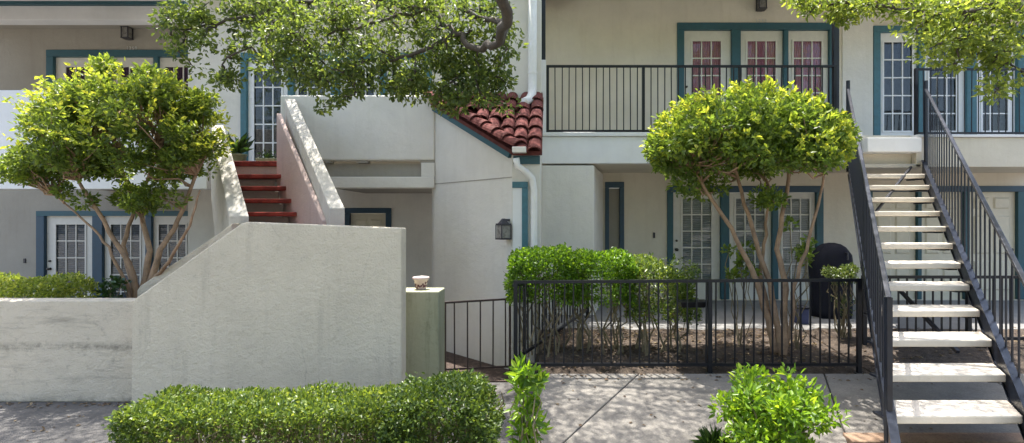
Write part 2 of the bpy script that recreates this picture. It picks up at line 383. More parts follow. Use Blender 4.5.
# ------------------------------------------------------------------ building pieces
def wall_holes(x0, x1, z0, z1, Y, th, holes):      # frontal wall with rectangular openings and reveals
    mb = MB(); xs = sorted({x0, x1, *[v for h in holes for v in h[:2]]}); zs = sorted({z0, z1, *[v for h in holes for v in h[2:]]})
    xs = [x for x in xs if x0 <= x <= x1]; zs = [z for z in zs if z0 <= z <= z1]
    inh = lambda x, z: any(h[0] < x < h[1] and h[2] < z < h[3] for h in holes)
    def q(*p): b = len(mb.v); mb.v.extend(p); mb.f.append(tuple(range(b, b + 4)))
    for i in range(len(xs) - 1):
        for j in range(len(zs) - 1):
            a, b, c, d = xs[i], xs[i+1], zs[j], zs[j+1]
            if inh((a+b)/2, (c+d)/2): continue
            q((a,Y,c),(b,Y,c),(b,Y,d),(a,Y,d)); q((a,Y+th,c),(a,Y+th,d),(b,Y+th,d),(b,Y+th,c))
    for h in holes:
        a, b, c, d = max(h[0], x0), min(h[1], x1), max(h[2], z0), min(h[3], z1)
        q((a,Y,c),(a,Y,d),(a,Y+th,d),(a,Y+th,c)); q((b,Y,c),(b,Y+th,c),(b,Y+th,d),(b,Y,d)); q((a,Y,d),(b,Y,d),(b,Y+th,d),(a,Y+th,d)); q((a,Y,c),(a,Y+th,c),(b,Y+th,c),(b,Y,c))
    for x in (x0, x1): q((x,Y,z0),(x,Y,z1),(x,Y+th,z1),(x,Y+th,z0))
    q((x0,Y,z1),(x1,Y,z1),(x1,Y+th,z1),(x0,Y+th,z1)); q((x0,Y,z0),(x0,Y+th,z0),(x1,Y+th,z0),(x1,Y,z0))
    me = bpy.data.meshes.new('wall'); return mb
def raw_build(mb, name, mat, parent):
    off = WPOS[parent.name]; me = bpy.data.meshes.new(name)
    me.from_pydata([tuple(Vector(p) - off) for p in mb.v], [], mb.f)
    bm = bmesh.new(); bm.from_mesh(me); bmesh.ops.remove_doubles(bm, verts=bm.verts, dist=1e-5); bmesh.ops.recalc_face_normals(bm, faces=bm.faces); bm.to_mesh(me); bm.free()
    me.materials.append(mat); o = bpy.data.objects.new(name, me); C.objects.link(o); o.parent = parent; WPOS[o.name] = off.copy(); return o

PANE = {}
def french_door(bld, x0, x1, z0, z1, gx0, gx1, gz0, gz1, Y, mats, nc=3, nr=5, knob=None):
    """door slab with a glazed grid: every pane its own piece, curtain, blind or a dark-painted sheet for the unlit room behind"""
    dm, gm, cm = mats; d = MB(); yf, yb = Y + .045, Y + .09
    d.box(x0, gx0, yf, yb, z0, z1); d.box(gx1, x1, yf, yb, z0, z1)
    d.box(gx0, gx1, yf, yb, gz1, z1); d.box(gx0, gx1, yf, yb, z0, gz0)
    door = d.build('door', dm, bld)
    m = MB(); e = .022                              # raised moulding round the glass
    m.box(gx0 - e, gx0 + .012, yf - .014, yf, gz0 - e, gz1 + e); m.box(gx1 - .012, gx1 + e, yf - .014, yf, gz0 - e, gz1 + e)
    m.box(gx0 + .012, gx1 - .012, yf - .0135, yf - .0005, gz1 - .012, gz1 + e); m.box(gx0 + .012, gx1 - .012, yf - .0135, yf - .0005, gz0 - e, gz0 + .012)
    m.build('moulding', dm, door)
    pw = (gx1 - gx0) / nc; ph = (gz1 - gz0) / nr; b = .011
    mu = MB()
    for i in range(1, nc): mu.box(gx0 + i*pw - b, gx0 + i*pw + b, yf + .004, yf + .03, gz0, gz1)
    for j in range(1, nr):
        for i in range(nc): mu.box(gx0 + i*pw + (b if i else 0), gx0 + (i+1)*pw - (b if i < nc-1 else 0), yf + .005, yf + .029, gz0 + j*ph - b, gz0 + j*ph + b)
    mu.build('muntin', dm, door)
    key = (round(pw, 3), round(ph, 3), gm.name)
    if key not in PANE:
        me = MB().box(-pw/2 + .003, pw/2 - .003, -.002, .002, -ph/2 + .003, ph/2 - .003).mesh('pane'); me.materials.append(gm); PANE[key] = me
    for j in range(nr):
        for i in range(nc):
            place('pane', PANE[key], (gx0 + (i+.5)*pw, yf + .017, gz0 + (j+.5)*ph), door, Matrix.Rotation(rng.normal() * .006, 3, 'Z') @ Matrix.Rotation(rng.normal() * .006, 3, 'X'))
    MB().box(gx0 + .001, gx1 - .001, yf + .034, yf + .04, gz0 + .001, gz1 - .001).build('curtain' if cm in (M['pink'], M['purple']) else 'blind', cm, door)  # the darkest sheets are a painted unlit room, not hung blinds
    if knob:
        k = MB().lathe([(.004, 0), (.03, .002), (.03, .01), (.012, .014), (.012, .04), (.028, .05), (.03, .065), (.02, .08), (.003, .083)], (0, 0, 0), 12).mesh('knob', smooth=True)
        k.materials.append(M['brass'])
        place('door_knob', k, (knob, yf, z0 + .95), door, Matrix.Rotation(math.radians(90), 3, 'X'))
        place('deadbolt', k, (knob, yf, z0 + 1.12), door, Matrix.Rotation(math.radians(90), 3, 'X'), (.7, .7, .5))
    return door
def panel_door(bld, x0, x1, z0, z1, Y, dm, knob=None):
    yf, yb = Y + .045, Y + .09; door = MB().box(x0, x1, yf, yb, z0, z1).build('door', dm, bld)
    w = x1 - x0; rows = [(.08, .36), (.42, .78), (.84, .95)]
    for a, b in rows:
        for i in range(2):
            xa = x0 + w * (.12 + .42 * i); xb = xa + w * .34; za, zb = z0 + (z1-z0)*a, z0 + (z1-z0)*b
            MB().hexa([(xa, yf - .001, za), (xb, yf - .001, za), (xb, yf - .001, zb), (xa, yf - .001, zb),
                       (xa + .03, yf - .022, za + .03), (xb - .03, yf - .022, za + .03), (xb - .03, yf - .022, zb - .03), (xa + .03, yf - .022, zb - .03)]).build('panel', dm, door)
    if knob:
        k = MB().lathe([(.004, 0), (.03, .002), (.03, .01), (.012, .014), (.028, .05), (.02, .07), (.003, .073)], (0, 0, 0), 12).mesh('knob', smooth=True); k.materials.append(M['brass'])
        place('door_knob', k, (knob, yf, z0 + .95), door, Matrix.Rotation(math.radians(90), 3, 'X'))
    return door
def frame(bld, posts, x0, x1, ztop, zh, z0, Y, mat, pm=None):   # posts: (xa, xb) pairs under one head beam
    MB().box(x0, x1, Y - .03, Y + .11, ztop - zh, ztop).build('door_head', mat, bld, bevel=.006)
    for a, b in posts: MB().box(a, b, Y - .028, Y + .108, z0, ztop - zh - .001).build('door_post', pm or mat, bld, bevel=.006)
def wall_lamp(x, z, Y, label, h=.24):
    r = thing('wall_lamp', (x, Y, z), label, 'lamp'); w = .07
    MB().box(x - .05, x + .05, Y - .02, Y + .005, z - h*.5, z + h*.5).build('back_plate', M['lamp'], r, bevel=.004)
    b = MB(); yc = Y - .1
    for sx in (-1, 1):
        for sy in (-1, 1): b.box(x + sx*w - .008, x + sx*w + .008, yc + sy*w - .008, yc + sy*w + .008, z - h*.45, z + h*.3)
    b.box(x - w - .012, x + w + .012, yc - w - .012, yc + w + .012, z - h*.5, z - h*.45)
    b.hexa([(x-w-.02, yc-w-.02, z+h*.3), (x+w+.02, yc-w-.02, z+h*.3), (x+w+.02, yc+w+.02, z+h*.3), (x-w-.02, yc+w+.02, z+h*.3),
            (x-.02, yc-.02, z+h*.55), (x+.02, yc-.02, z+h*.55), (x+.02, yc+.02, z+h*.55), (x-.02, yc+.02, z+h*.55)])
    b.build('lamp_cage', M['lamp'], r)
    MB().box(x - w + .01, x + w - .01, yc - w + .01, yc + w - .01, z - h*.44, z + h*.29).build('lamp_glass', M['lamp_glass'], r)
    return r
def digits(txt, x, z, Y, h, parent):
    cu = bpy.data.curves.new('house_number', 'FONT'); cu.body = txt; cu.size = h * 1.4; cu.extrude = .006; cu.align_x = 'CENTER'; cu.space_character = 1.25
    t = bpy.data.objects.new('house_number_text', cu); C.objects.link(t); dg = bpy.context.evaluated_depsgraph_get()
    me = bpy.data.meshes.new_from_object(t.evaluated_get(dg)); bpy.data.objects.remove(t); me.name = 'house_number'; me.materials.clear(); me.materials.append(M['number'])
    return place('house_number', me, (x, Y - .008, z), parent, Matrix.Rotation(math.radians(90), 3, 'X'))

# ------------------------------------------------------------------ right building
zs = lambda y: 1.62 + .4016 * y                    # underside of the pitched eaves
YF = 10.6; YB = 8.92
rb = thing('apartment_building', (5, YF, 0), 'two-storey cream stucco apartment building with pink-curtained doors above and the open steel stair', 'building')
fx = lambda p: PX(p, YF); fz = lambda p: PZ(p, YF)
FLR = 2.92; U1 = (2.98, fz(23)); zu0, zu1 = 2.98, fz(30)
holes = [(fx(678), fx(836), 2.96, fz(24)), (fx(874), fx(1090), 2.96, fz(27)), (fx(668), fx(823), .02, fz(187)), (fx(866), fx(1090), .02, fz(187)), (fx(606), fx(623), .3, fz(183))]
raw_build(wall_holes(fx(536), fx(1110), -.3, 5.8, YF, .25, holes), 'wall', M['wall_cream'], rb)
# whiter stucco face between the two door groups, standing a little proud
MB().box(fx(842), fx(872.5), YF - .02, YF + .01, 2.95, 5.75).build('wall_panel', M['wall_white'], rb, bevel=.004)
frame(rb, [(fx(677), fx(684)), (fx(731.5), fx(740.5)), (fx(783.5), fx(788)), (fx(829), fx(836))], fx(677), fx(836), fz(23), .135, 2.96, YF, M['teal'])
for a, b, ga, gb in ((684, 731.5, 692.5, 722), (740.5, 783.5, 747.5, 777), (788, 829, 794, 823)):
    french_door(rb, fx(a) + .002, fx(b) - .002, 2.98, fz(30) - .003, fx(ga), fx(gb), fz(127), fz(40), YF, (M['door'], M['glass'], M['pink']), knob=fx(687) if a == 684 else None)
frame(rb, [(fx(873), fx(880)), (fx(918), fx(924)), (fx(966), fx(976)), (fx(1017), fx(1026)), (fx(1076), fx(1084))], fx(873), fx(1090), fz(26), .12, 2.96, YF, M['teal_lite'])
for a, b, ga, gb in ((880, 918, 884.5, 914), (924, 966, 930, 958), (976, 1017, 983.5, 1010), (1026, 1076, 1034, 1066)):
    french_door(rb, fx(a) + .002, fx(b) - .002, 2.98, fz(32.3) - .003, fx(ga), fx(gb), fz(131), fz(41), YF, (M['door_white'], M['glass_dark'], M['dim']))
frame(rb, [(fx(667), fx(673)), (fx(720.5), fx(729)), (fx(772), fx(778)), (fx(816), fx(823))], fx(667), fx(823), fz(186), .12, .02, YF, M['navy'], M['teal'])
for a, b, ga, gb in ((673, 720.5, 682.5, 712.5), (729, 772, 736, 766), (778, 816, 783, 811)):
    french_door(rb, fx(a) + .002, fx(b) - .002, .02, fz(192.3) - .003, fx(ga), fx(gb), fz(281), fz(198), YF, (M['door'], M['glass'], M['blind']), knob=fx(677) if a == 673 else None)
frame(rb, [(fx(866), fx(872)), (fx(917), fx(921)), (fx(964), fx(969)), (fx(1017), fx(1025)), (fx(1072), fx(1080))], fx(866), fx(1090), fz(186), .11, .02, YF, M['navy'], M['teal'])
for i, (a, b) in enumerate(((872, 917), (921, 964), (969, 1017), (1025, 1072))):
    panel_door(rb, fx(a) + .002, fx(b) - .002, .02, fz(191.7) - .003, YF, M['door_cream'], knob=fx(1012) if i == 2 else None)
frame(rb, [(fx(605), fx(609)), (fx(619.5), fx(624))], fx(605), fx(624), fz(182), .11, .3, YF, M['navy'])
MB().box(fx(609), fx(619.5), YF + .05, YF + .09, .3, fz(188)).build('shutter_panel', M['wall_grey'], rb)
# balcony slab, fascia and the pier that carries it
bx = lambda p: PX(p, YB); bz = lambda p: PZ(p, YB)
bal = MB().box(bx(541.5), bx(861), YB + .12, YF - .002, 2.62, FLR).box(bx(861), bx(1120), YB + .12, YF - .003, 2.625, FLR - .005).build('balcony', M['wall_cream'], rb)
MB().box(bx(541.2), bx(861), YB, YB + .118, bz(163.5), bz(136.5)).build('fascia', M['trim_white'], bal, bevel=.008)
MB().box(bx(541.2), bx(861.5), YB - .03, YB + .13, bz(136.3), bz(132.5)).build('ledge', M['trim_white'], bal, bevel=.006)
MB().box(bx(916), bx(1120), YB, YB + .118, bz(167), bz(137.5)).build('fascia', M['wall_cream'], bal, bevel=.008)
MB().box(bx(915.5), bx(1120), YB - .03, YB + .13, bz(137.3), bz(134.8)).build('ledge', M['trim_white'], bal, bevel=.006)
MB().box(bx(861.8), bx(915.2), YB - .16, YB + .118, bz(153), bz(139)).build('landing_edge', M['trim_white'], bal, bevel=.01)
MB().box(bx(541.5), bx(1120), YB + .122, YF - .004, 2.44, 2.615).build('soffit', M['wall_cream'], bal)
pier = MB().hexa([(bx(541.5), YB + .01, -.2), (bx(594), YB + .01, -.2), (fx(603), YF - .01, -.2), (bx(541.5), YF - .01, -.2),
                  (bx(541.5), YB + .01, 2.415), (bx(594), YB + .01, 2.415), (fx(603), YF - .01, 2.415), (bx(541.5), YF - .01, 2.415)]).build('pier', M['wall_white'], rb, bevel=.012)
MB().box(bx(539.5), bx(546), YB - .02, YB + .13, bz(132.3), bz(60)).build('corner_post', M['trim_white'], rb, bevel=.008)
MB().box(bx(538.5), bx(545.5), YB + .01, YB + .1, bz(60) + .001, 5.7).build('corner_column', M['black_blue'], rb, bevel=.006)
MB().box(bx(838.5), bx(844), YB + .14, YB + .22, FLR, 5.7).build('column', M['black_blue'], rb, bevel=.004)
# roof overhang above the frame and the small tiled eave over the corner
MB().prism([(fx(573), 9.3, zs(9.3)), (fx(573), YF + 1, zs(YF + 1)), (fx(573), YF + 1, zs(YF + 1) + .16), (fx(573), 9.3, zs(9.3) + .16)], (fx(1110) - fx(573), 0, 0)).build('unseen_roof_overhang', M['trim_white'], rb)
ev = MB().box(-1.05, fx(573), YF - .42, YF - .36, 5.62, 5.70).build('gutter', M['teal'], rb)
TILE_ME = MB()
def tile_mesh(r=.1, L=.4, th=.018, n=8):
    mb = MB(); vs_ = []
    for e, (y, rr, dz) in enumerate(((0, r, .03), (L, r * .82, 0))):
        for q in (rr, rr - th):
            for k in range(n + 1):
                a = math.pi * k / n; mb.v.append((math.cos(a) * q, y, math.sin(a) * q * .8 + dz))
    m = n + 1
    for k in range(n):
        mb.f += [(k, k+1, 2*m+k+1, 2*m+k), (m+k+1, m+k, 3*m+k, 3*m+k+1), (k+1, k, m+k, m+k+1), (2*m+k, 2*m+k+1, 3*m+k+1, 3*m+k)]
    mb.f += [(0, 2*m, 3*m, m), (n, m+n, 3*m+n, 2*m+n)]
    return mb
TM = tile_mesh().mesh('tile', smooth=False); TM.materials.append(M['tile'])
TM2 = tile_mesh(.12, .36).mesh('rake_tile'); TM2.materials.append(M['tile'])
er = MB().prism([(-1.05, YF - .44, 5.71), (-1.05, YF + .3, 6.05), (-1.05, YF + .3, 5.99), (-1.05, YF - .44, 5.65 + .052)], (fx(573) + 1.05, 0, 0)).build('eave', M['tile'], rb)
for i in range(8):
    place('tile', TM, (-.95 + .19 * i, YF - .5, 5.72), er, Matrix.Rotation(math.radians(25), 3, 'X'))
digits('1251', fx(761), fz(22.6), YF, .07, rb)
wall_lamp(fx(759.5), fz(4), YF, 'black carriage lamp on cream wall above pink-curtained balcony doors', .3)
bell = MB().box(fx(653), fx(655), YF - .02, YF, fz(238), fz(232.5)).build('doorbell', M['lamp'], rb, bevel=.002)

# ------------------------------------------------------------------ wing between the two stairs, with the red tiled shed roof
WA = (PX(434, 8.75), 8.75); WB = (PX(512, 7.4), 7.4); WX1 = PX(540, 7.4); SL = .68
zroof = lambda y: 2.52 + SL * (y - 7.4)
wg = thing('wing_building', (-.8, 8.6, ZL), 'white stucco wing with red clay tile shed roof and blue framed window', 'building')
loop = [WB, (WX1, 7.4), (WX1, 8.9), (-1.9, 8.9), WA]
mb = MB(); n = len(loop); mb.v = [(x, y, ZL) for x, y in loop] + [(x, y, zroof(y) - .06) for x, y in loop]
mb.f = [tuple(range(n - 1, -1, -1)), tuple(range(n, 2 * n))] + [(i, (i+1) % n, n + (i+1) % n, n + i) for i in range(n)]
wgw = mb.build('wall', M['wall_white'], wg)
MB().box(-1.62, WX1 - .002, 8.8, YF - .03, 2.5, 5.9).build('upper_wall', M['wall_white'], wg, bevel=.01)
# thin level crack line cut as a slim drip strip
d = Vector((WA[0] - WB[0], WA[1] - WB[1], 0)); nrm = Vector((-d.y, d.x, 0)).normalized()
if nrm.dot(Vector((0, -1, 0))) < 0: nrm = -nrm
a0 = Vector((WB[0], WB[1], 2.1)); a1 = Vector((WA[0], WA[1], 2.1))
MB().bar(a0 + nrm * .002, a1 + nrm * .002, .006, .012).build('joint', M['wall_grey'], wgw)
# roof deck
ov = .07
dk = [Vector((WB[0], WB[1], 0)) + nrm * ov, Vector((WB[0] + .02, 7.27, 0)), Vector((WX1 + .03, 7.27, 0)), Vector((WX1 + .03, 8.82, 0)), Vector((-1.95, 8.82, 0)), Vector((WA[0], WA[1], 0)) + nrm * ov]
mb = MB(); n = len(dk); mb.v = [(p.x, p.y, zroof(p.y) - .055) for p in dk] + [(p.x, p.y, zroof(p.y)) for p in dk]
mb.f = [tuple(range(n - 1, -1, -1)), tuple(range(n, 2 * n))] + [(i, (i+1) % n, n + (i+1) % n, n + i) for i in range(n)]
roof = mb.build('roof', M['tile'], wg)
ang = math.atan(SL); R_ = Matrix.Rotation(ang, 3, 'X')
lx = lambda y: (WB[0] + (WA[0] - WB[0]) * (y - 7.4) / (8.75 - 7.4)) if y < 8.75 else WA[0]
for c_ in range(10):
    x = WX1 - .07 - c_ * .195
    for r_ in range(8):
        y = 7.18 + r_ * .28
        if y > 8.6 or x < lx(max(y + .1, 7.4)) + .06: continue
        place('tile', TM, (x + rng.normal() * .006, y, zroof(y) + .012), roof, R_ @ Matrix.Rotation(rng.normal() * .03, 3, 'Z') @ Matrix.Rotation(rng.normal() * .02, 3, 'Y'))
d3 = (Vector((*WA, zroof(WA[1]))) - Vector((*WB, zroof(WB[1])))); Ld = d3.length; d3.normalize()
xa = d3.cross(Vector((0, 0, 1))).normalized(); za = xa.cross(d3); RR = Matrix((xa, d3, za)).transposed()
for k in range(9):
    p = Vector((*WB, zroof(WB[1]))) + d3 * (k * Ld / 8.0 - .22) + nrm * .04
    place('rake_tile', TM2, (p.x, p.y, p.z + .03), roof, RR @ Matrix.Rotation(rng.normal() * .03, 3, 'Z'))
MB().bar(Vector((*WB, zroof(WB[1]) - .12)) + nrm * .025, Vector((*WA, zroof(WA[1]) - .12)) + nrm * .025, .05, .1).build('rake_board', M['teal'], wg)
MB().box(WB[0] + .02, WX1 + .0, 7.36, 7.395, zroof(7.3) - .18, zroof(7.3) - .07).build('fascia_board', M['teal'], wg)
# small blue framed window in the narrow front
wx = lambda p: PX(p, 7.4); wz = lambda p: PZ(p, 7.4)
wi = MB().box(wx(522), wx(528), 7.36, 7.398, wz(252), wz(188.2)).box(wx(512.5), wx(528), 7.358, 7.398, wz(188), wz(182)).build('window_frame', M['teal_lite'], wg, bevel=.003)
MB().box(wx(512.8), wx(522), 7.375, 7.397, wz(252), wz(188.2)).build('window_shutter', M['trim_white'], wi)
# rainwater goods
gu = thing('downspout', P(532, 250, 7.32), 'white downspout with gutter outlet on narrow wing front under red roof', 'downspout')
MB().tube([P(516, 158, 7.2), P(517.5, 166, 7.22), P(526, 172, 7.28), P(532, 178, 7.33), P(534, 190, 7.345), P(534, 250, 7.345), P(534, 372, 7.345)], .045, 10).build('pipe', M['pipe'], gu, smooth=True)
MB().prism([(wx(512) + .02, 7.13, 2.40), (wx(512) + .02, 7.25, 2.40), (wx(512) + .02, 7.27, 2.47), (wx(512) + .02, 7.11, 2.47)], (wx(527) - wx(512) - .02, 0, 0)).build('gutter', M['pipe'], gu, bevel=.008)
du = thing('downspout', P(533, 102, 8.6), 'tall white downspout bent onto the red tile roof beside balcony rail', 'downspout')
MB().tube([P(532.5, -20, 8.7), P(532.5, 60, 8.7), P(532.5, 88, 8.7), P(532, 95, 8.67), P(529, 100, 8.58), P(524, 102.5, 8.42)], .07, 12).build('pipe', M['pipe'], du, smooth=True)
MB().lathe([(.077, 0), (.077, .03)], P(532.5, 74, 8.7), 12).build('collar', M['pipe'], du)

# lantern hung on the wing's side wall
q = WB[0] + (WA[0] - WB[0]) * .03; qy = WB[1] + (WA[1] - WB[1]) * .03
lan = thing('wall_lantern', (q, qy, PZ(228, 7.5)), 'square grey glass lantern with black top on white wing wall', 'lamp')
cx_, cy_ = q + nrm.x * .1, qy + nrm.y * .1; lz = PZ(238, 7.4)
MB().bar((q, qy, lz + .24), (cx_, cy_, lz + .24), .03).build('bracket', M['lamp'], lan)
rot2 = lambda ox, oy: (cx_ + ox * .8 - oy * .6, cy_ + ox * .6 + oy * .8)
def rbox(h, z0, z1, h2=None):
    h2 = h if h2 is None else h2; c4 = ((-1, -1), (1, -1), (1, 1), (-1, 1))
    return [(*rot2(a*h, b*h), z0) for a, b in c4] + [(*rot2(a*h2, b*h2), z1) for a, b in c4]
MB().hexa(rbox(.065, lz, lz + .17)).build('lamp_glass', M['lamp_glass'], lan, bevel=.004)
cg = MB()
for a, b in ((-1, -1), (1, -1), (1, 1), (-1, 1)):
    x_, y_ = rot2(a * 0.073, b * .073); cg.bar((x_, y_, lz - .01), (x_, y_, lz + .18), .014)
cg.hexa(rbox(.076, lz + .17, lz + .195)); cg.hexa(rbox(.055, lz + .195, lz + .26, .015)); cg.hexa(rbox(.08, lz - .02, lz - .002))
cg.build('lamp_cage', M['lamp'], lan)

# ------------------------------------------------------------------ left building
YL = 12.0; YP = 8.7
lb = thing('apartment_building', (-7, YF, ZL), 'two-storey grey stucco apartment building with solid white balcony parapets', 'building')
rx = lambda p: PX(p, YL); rz = lambda p: PZ(p, YL); px_ = lambda p: PX(p, YP); pz_ = lambda p: PZ(p, YP)
YHD = 11.3; hx = lambda p: PX(p, YHD); hz = lambda p: PZ(p, YHD)
LF = 2.42
holes = [(rx(48), rx(200), 2.46, rz(51)), (rx(38), rx(196), ZL + .02, rz(212))]
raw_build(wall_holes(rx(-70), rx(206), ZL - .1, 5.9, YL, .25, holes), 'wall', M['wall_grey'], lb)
holes = [(fx(242), fx(432), 2.46, fz(54)), (fx(346), fx(391), ZL + .02, fz(209))]
raw_build(wall_holes(fx(188), fx(470), ZL - .1, 5.9, YF, .25, holes), 'wall', M['wall_white'], lb)
MB().box(fx(188) + .002, fx(188) + .2, YF + .255, YL - .003, ZL - .1, 5.88).build('return_wall', M['wall_white'], lb)
frame(lb, [(rx(47), rx(54)), (rx(102.5), rx(111.5)), (rx(154), rx(158.5)), (rx(195), rx(202))], rx(47), rx(202), rz(50), .15, 2.46, YL, M['teal'])
for a, b, ga, gb in ((54, 102.5, 64, 93), (111.5, 154, 118, 147), (158.5, 195, 163, 191)):
    french_door(lb, rx(a) + .002, rx(b) - .002, 2.48, rz(56.9) - .003, rx(ga), rx(gb), rz(150), rz(66), YL, (M['door'], M['glass'], M['purple']))
frame(lb, [(rx(37), rx(45)), (rx(93), rx(103)), (rx(146), rx(152)), (rx(190), rx(197))], rx(37), rx(197), rz(211), .11, ZL + .02, YL, M['teal'], M['navy'])
for a, b, ga, gb in ((45, 93, 54, 84), (103, 146, 109, 139), (152, 190, 157, 185)):
    french_door(lb, rx(a) + .002, rx(b) - .002, ZL + .03, rz(216.1) - .003, rx(ga), rx(gb), rz(309), rz(224), YL, (M['door'], M['glass_dark'], M['dimblind']), knob=rx(48.5) if a == 45 else None)
frame(lb, [(fx(241), fx(247)), (fx(288), fx(294)), (fx(331), fx(339.5)), (fx(380), fx(386)), (fx(424), fx(432))], fx(241), fx(432), fz(53), .12, 2.46, YF, M['teal_lite'])
for a, b, ga, gb in ((247, 288, 252.5, 281), (294, 331, 297, 325), (339.5, 380, 346, 374), (386, 424, 391, 419)):
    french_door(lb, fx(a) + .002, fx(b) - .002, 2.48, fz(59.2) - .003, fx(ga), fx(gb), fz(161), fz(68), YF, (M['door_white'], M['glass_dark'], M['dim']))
frame(lb, [(fx(345), fx(350)), (fx(386), fx(391.5))], fx(345), fx(391.5), fz(208), .10, ZL + .02, YF, M['navy'])
panel_door(lb, fx(350) + .002, fx(386) - .002, ZL + .03, fz(213.2) - .003, YF, M['door_cream'])
# left balcony with solid parapet
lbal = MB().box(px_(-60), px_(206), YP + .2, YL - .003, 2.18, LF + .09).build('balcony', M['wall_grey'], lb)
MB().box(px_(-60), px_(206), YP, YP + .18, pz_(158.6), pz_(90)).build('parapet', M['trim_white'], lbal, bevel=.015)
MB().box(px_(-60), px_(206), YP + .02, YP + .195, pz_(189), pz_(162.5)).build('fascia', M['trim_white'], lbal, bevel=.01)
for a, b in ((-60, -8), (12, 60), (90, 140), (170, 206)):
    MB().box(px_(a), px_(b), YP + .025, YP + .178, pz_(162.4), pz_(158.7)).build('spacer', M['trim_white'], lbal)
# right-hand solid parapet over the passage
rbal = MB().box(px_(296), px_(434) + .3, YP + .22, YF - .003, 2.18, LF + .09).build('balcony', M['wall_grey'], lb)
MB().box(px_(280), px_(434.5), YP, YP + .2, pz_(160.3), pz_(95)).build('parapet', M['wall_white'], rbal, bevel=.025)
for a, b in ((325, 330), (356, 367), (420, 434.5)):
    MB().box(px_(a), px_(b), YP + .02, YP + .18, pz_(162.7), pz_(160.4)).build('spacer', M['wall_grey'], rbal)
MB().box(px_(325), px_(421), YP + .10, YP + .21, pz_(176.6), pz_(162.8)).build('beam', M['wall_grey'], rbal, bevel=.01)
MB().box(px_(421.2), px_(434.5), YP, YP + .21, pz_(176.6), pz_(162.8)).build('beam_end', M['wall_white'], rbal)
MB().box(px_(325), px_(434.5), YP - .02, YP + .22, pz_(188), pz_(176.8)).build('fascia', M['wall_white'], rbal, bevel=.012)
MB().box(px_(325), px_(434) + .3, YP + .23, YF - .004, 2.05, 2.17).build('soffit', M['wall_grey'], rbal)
# header beam and roof edge over the left balcony
MB().box(hx(-60), hx(186), YHD, YHD + .3, hz(20), hz(5.6)).build('header_beam', M['trim_white'], lb, bevel=.012)
MB().box(hx(-60), hx(187), YHD - .08, YHD + .3, hz(5.5), hz(2.6)).build('fascia_board', M['teal'], lb)
MB().box(hx(-60), hx(189), YHD - .14, YL + .5, hz(2.5), hz(-8)).build('roof_edge', M['trim_white'], lb)
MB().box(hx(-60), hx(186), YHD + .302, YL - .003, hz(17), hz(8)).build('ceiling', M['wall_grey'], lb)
zs = lambda y: 1.62 + .4016 * y
MB().prism([(-13, 8.3, zs(8.3)), (-13, YHD - .15, zs(YHD - .15)), (-13, YHD - .15, zs(YHD - .15) + .16), (-13, 8.3, zs(8.3) + .16)], (hx(186) + 13, 0, 0)).build('unseen_roof_overhang', M['wall_grey'], lb)  # deep overhang just out of view, added to shade the recessed wall
MB().prism([(hx(186) + .01, 9.7, 5.93), (hx(186) + .01, YF, 5.93), (hx(186) + .01, YF, 6.1), (hx(186) + .01, 9.7, 6.05)], (px_(450) - hx(186), 0, 0)).build('unseen_roof_overhang', M['wall_grey'], lb)
digits('1250', rx(132), rz(49.7), YL, .07, lb)
wall_lamp(rx(130.5), rz(33.5), YL, 'black carriage lamp on shaded grey wall above purple-curtained doors', .3)
MB().box(rx(24), rx(26), YL - .02, YL, rz(263), rz(258.5)).build('doorbell', M['lamp'], lb, bevel=.002)

# ------------------------------------------------------------------ left stair: solid stucco walls, red treads
ls = thing('stucco_staircase', (-3.6, 7.0, ZL), 'solid weathered stucco staircase with red painted upper steps', 'staircase')
fy = 6.0; qx = lambda p: PX(p, fy); qz = lambda p: PZ(p, fy)
MB().prism([(qx(131), fy, ZL), (qx(401.5), fy, ZL), (qx(401.5), fy, qz(228)), (qx(247), fy, qz(222)), (qx(241), fy, qz(223.5)), (qx(136), fy, qz(298)), (qx(132), fy, qz(303))], (0, .2, 0)).build('front_wall', M['wall_old'], ls, bevel=.014)
by = 6.95; vx = lambda p: PX(p, by); vz = lambda p: PZ(p, by)
MB().prism([(vx(137), by, ZL), (vx(232), by, ZL), (vx(232), by, vz(223)), (vx(222), by, vz(231)), (vx(140), by, vz(286)), (vx(137), by, vz(290))], (0, .18, 0)).build('rear_wall', M['wall_old'], ls, bevel=.012)
for i in range(6):                                  # lower flight, behind the front wall
    x = qx(138) + i * .26; MB().box(x, x + .27, fy + .21, by - .01, ZL, ZL + .19 * (i + 1)).build('step', M['red'], ls, bevel=.01)
MB().box(qx(138) + 1.57, PX(398, by), fy + .21, by - .05, ZL, .9).build('landing', M['red'], ls, bevel=.01)
T0 = (8.6, -4.96, -4.235); T1 = (6.9, -3.68, -2.86)  # plan of the upper flight: Y, left X, right X at head and foot
def tl(y): k = (y - T0[0]) / (T1[0] - T0[0]); return T0[1] + (T1[1] - T0[1]) * k, T0[2] + (T1[2] - T0[2]) * k
for i in range(1, 8):
    z = LF - .195 * i; y = 8.6 - .215 * i
    a, b = tl(y); a2, b2 = tl(y + .24)
    MB().hexa([(a, y, z - .06), (b, y, z - .06), (b2, y + .25, z - .06), (a2, y + .25, z - .06), (a, y, z), (b, y, z), (b2, y + .25, z), (a2, y + .25, z)]).build('tread', M['red'], ls, bevel=.012)
    MB().hexa([(a2 + .03, y + .2, z - .28), (b2 - .03, y + .2, z - .28), (b2 - .03, y + .235, z - .28), (a2 + .03, y + .235, z - .28), (a2 + .03, y + .2, z - .077), (b2 - .03, y + .2, z - .077), (b2 - .03, y + .235, z - .077), (a2 + .03, y + .235, z - .077)]).build('riser', M['riser'], ls)
a, b = tl(8.6)
MB().box(a - .1, b + .02, 8.6, 8.9, LF - .05, LF + .03).build('top_nosing', M['red'], ls, bevel=.01)
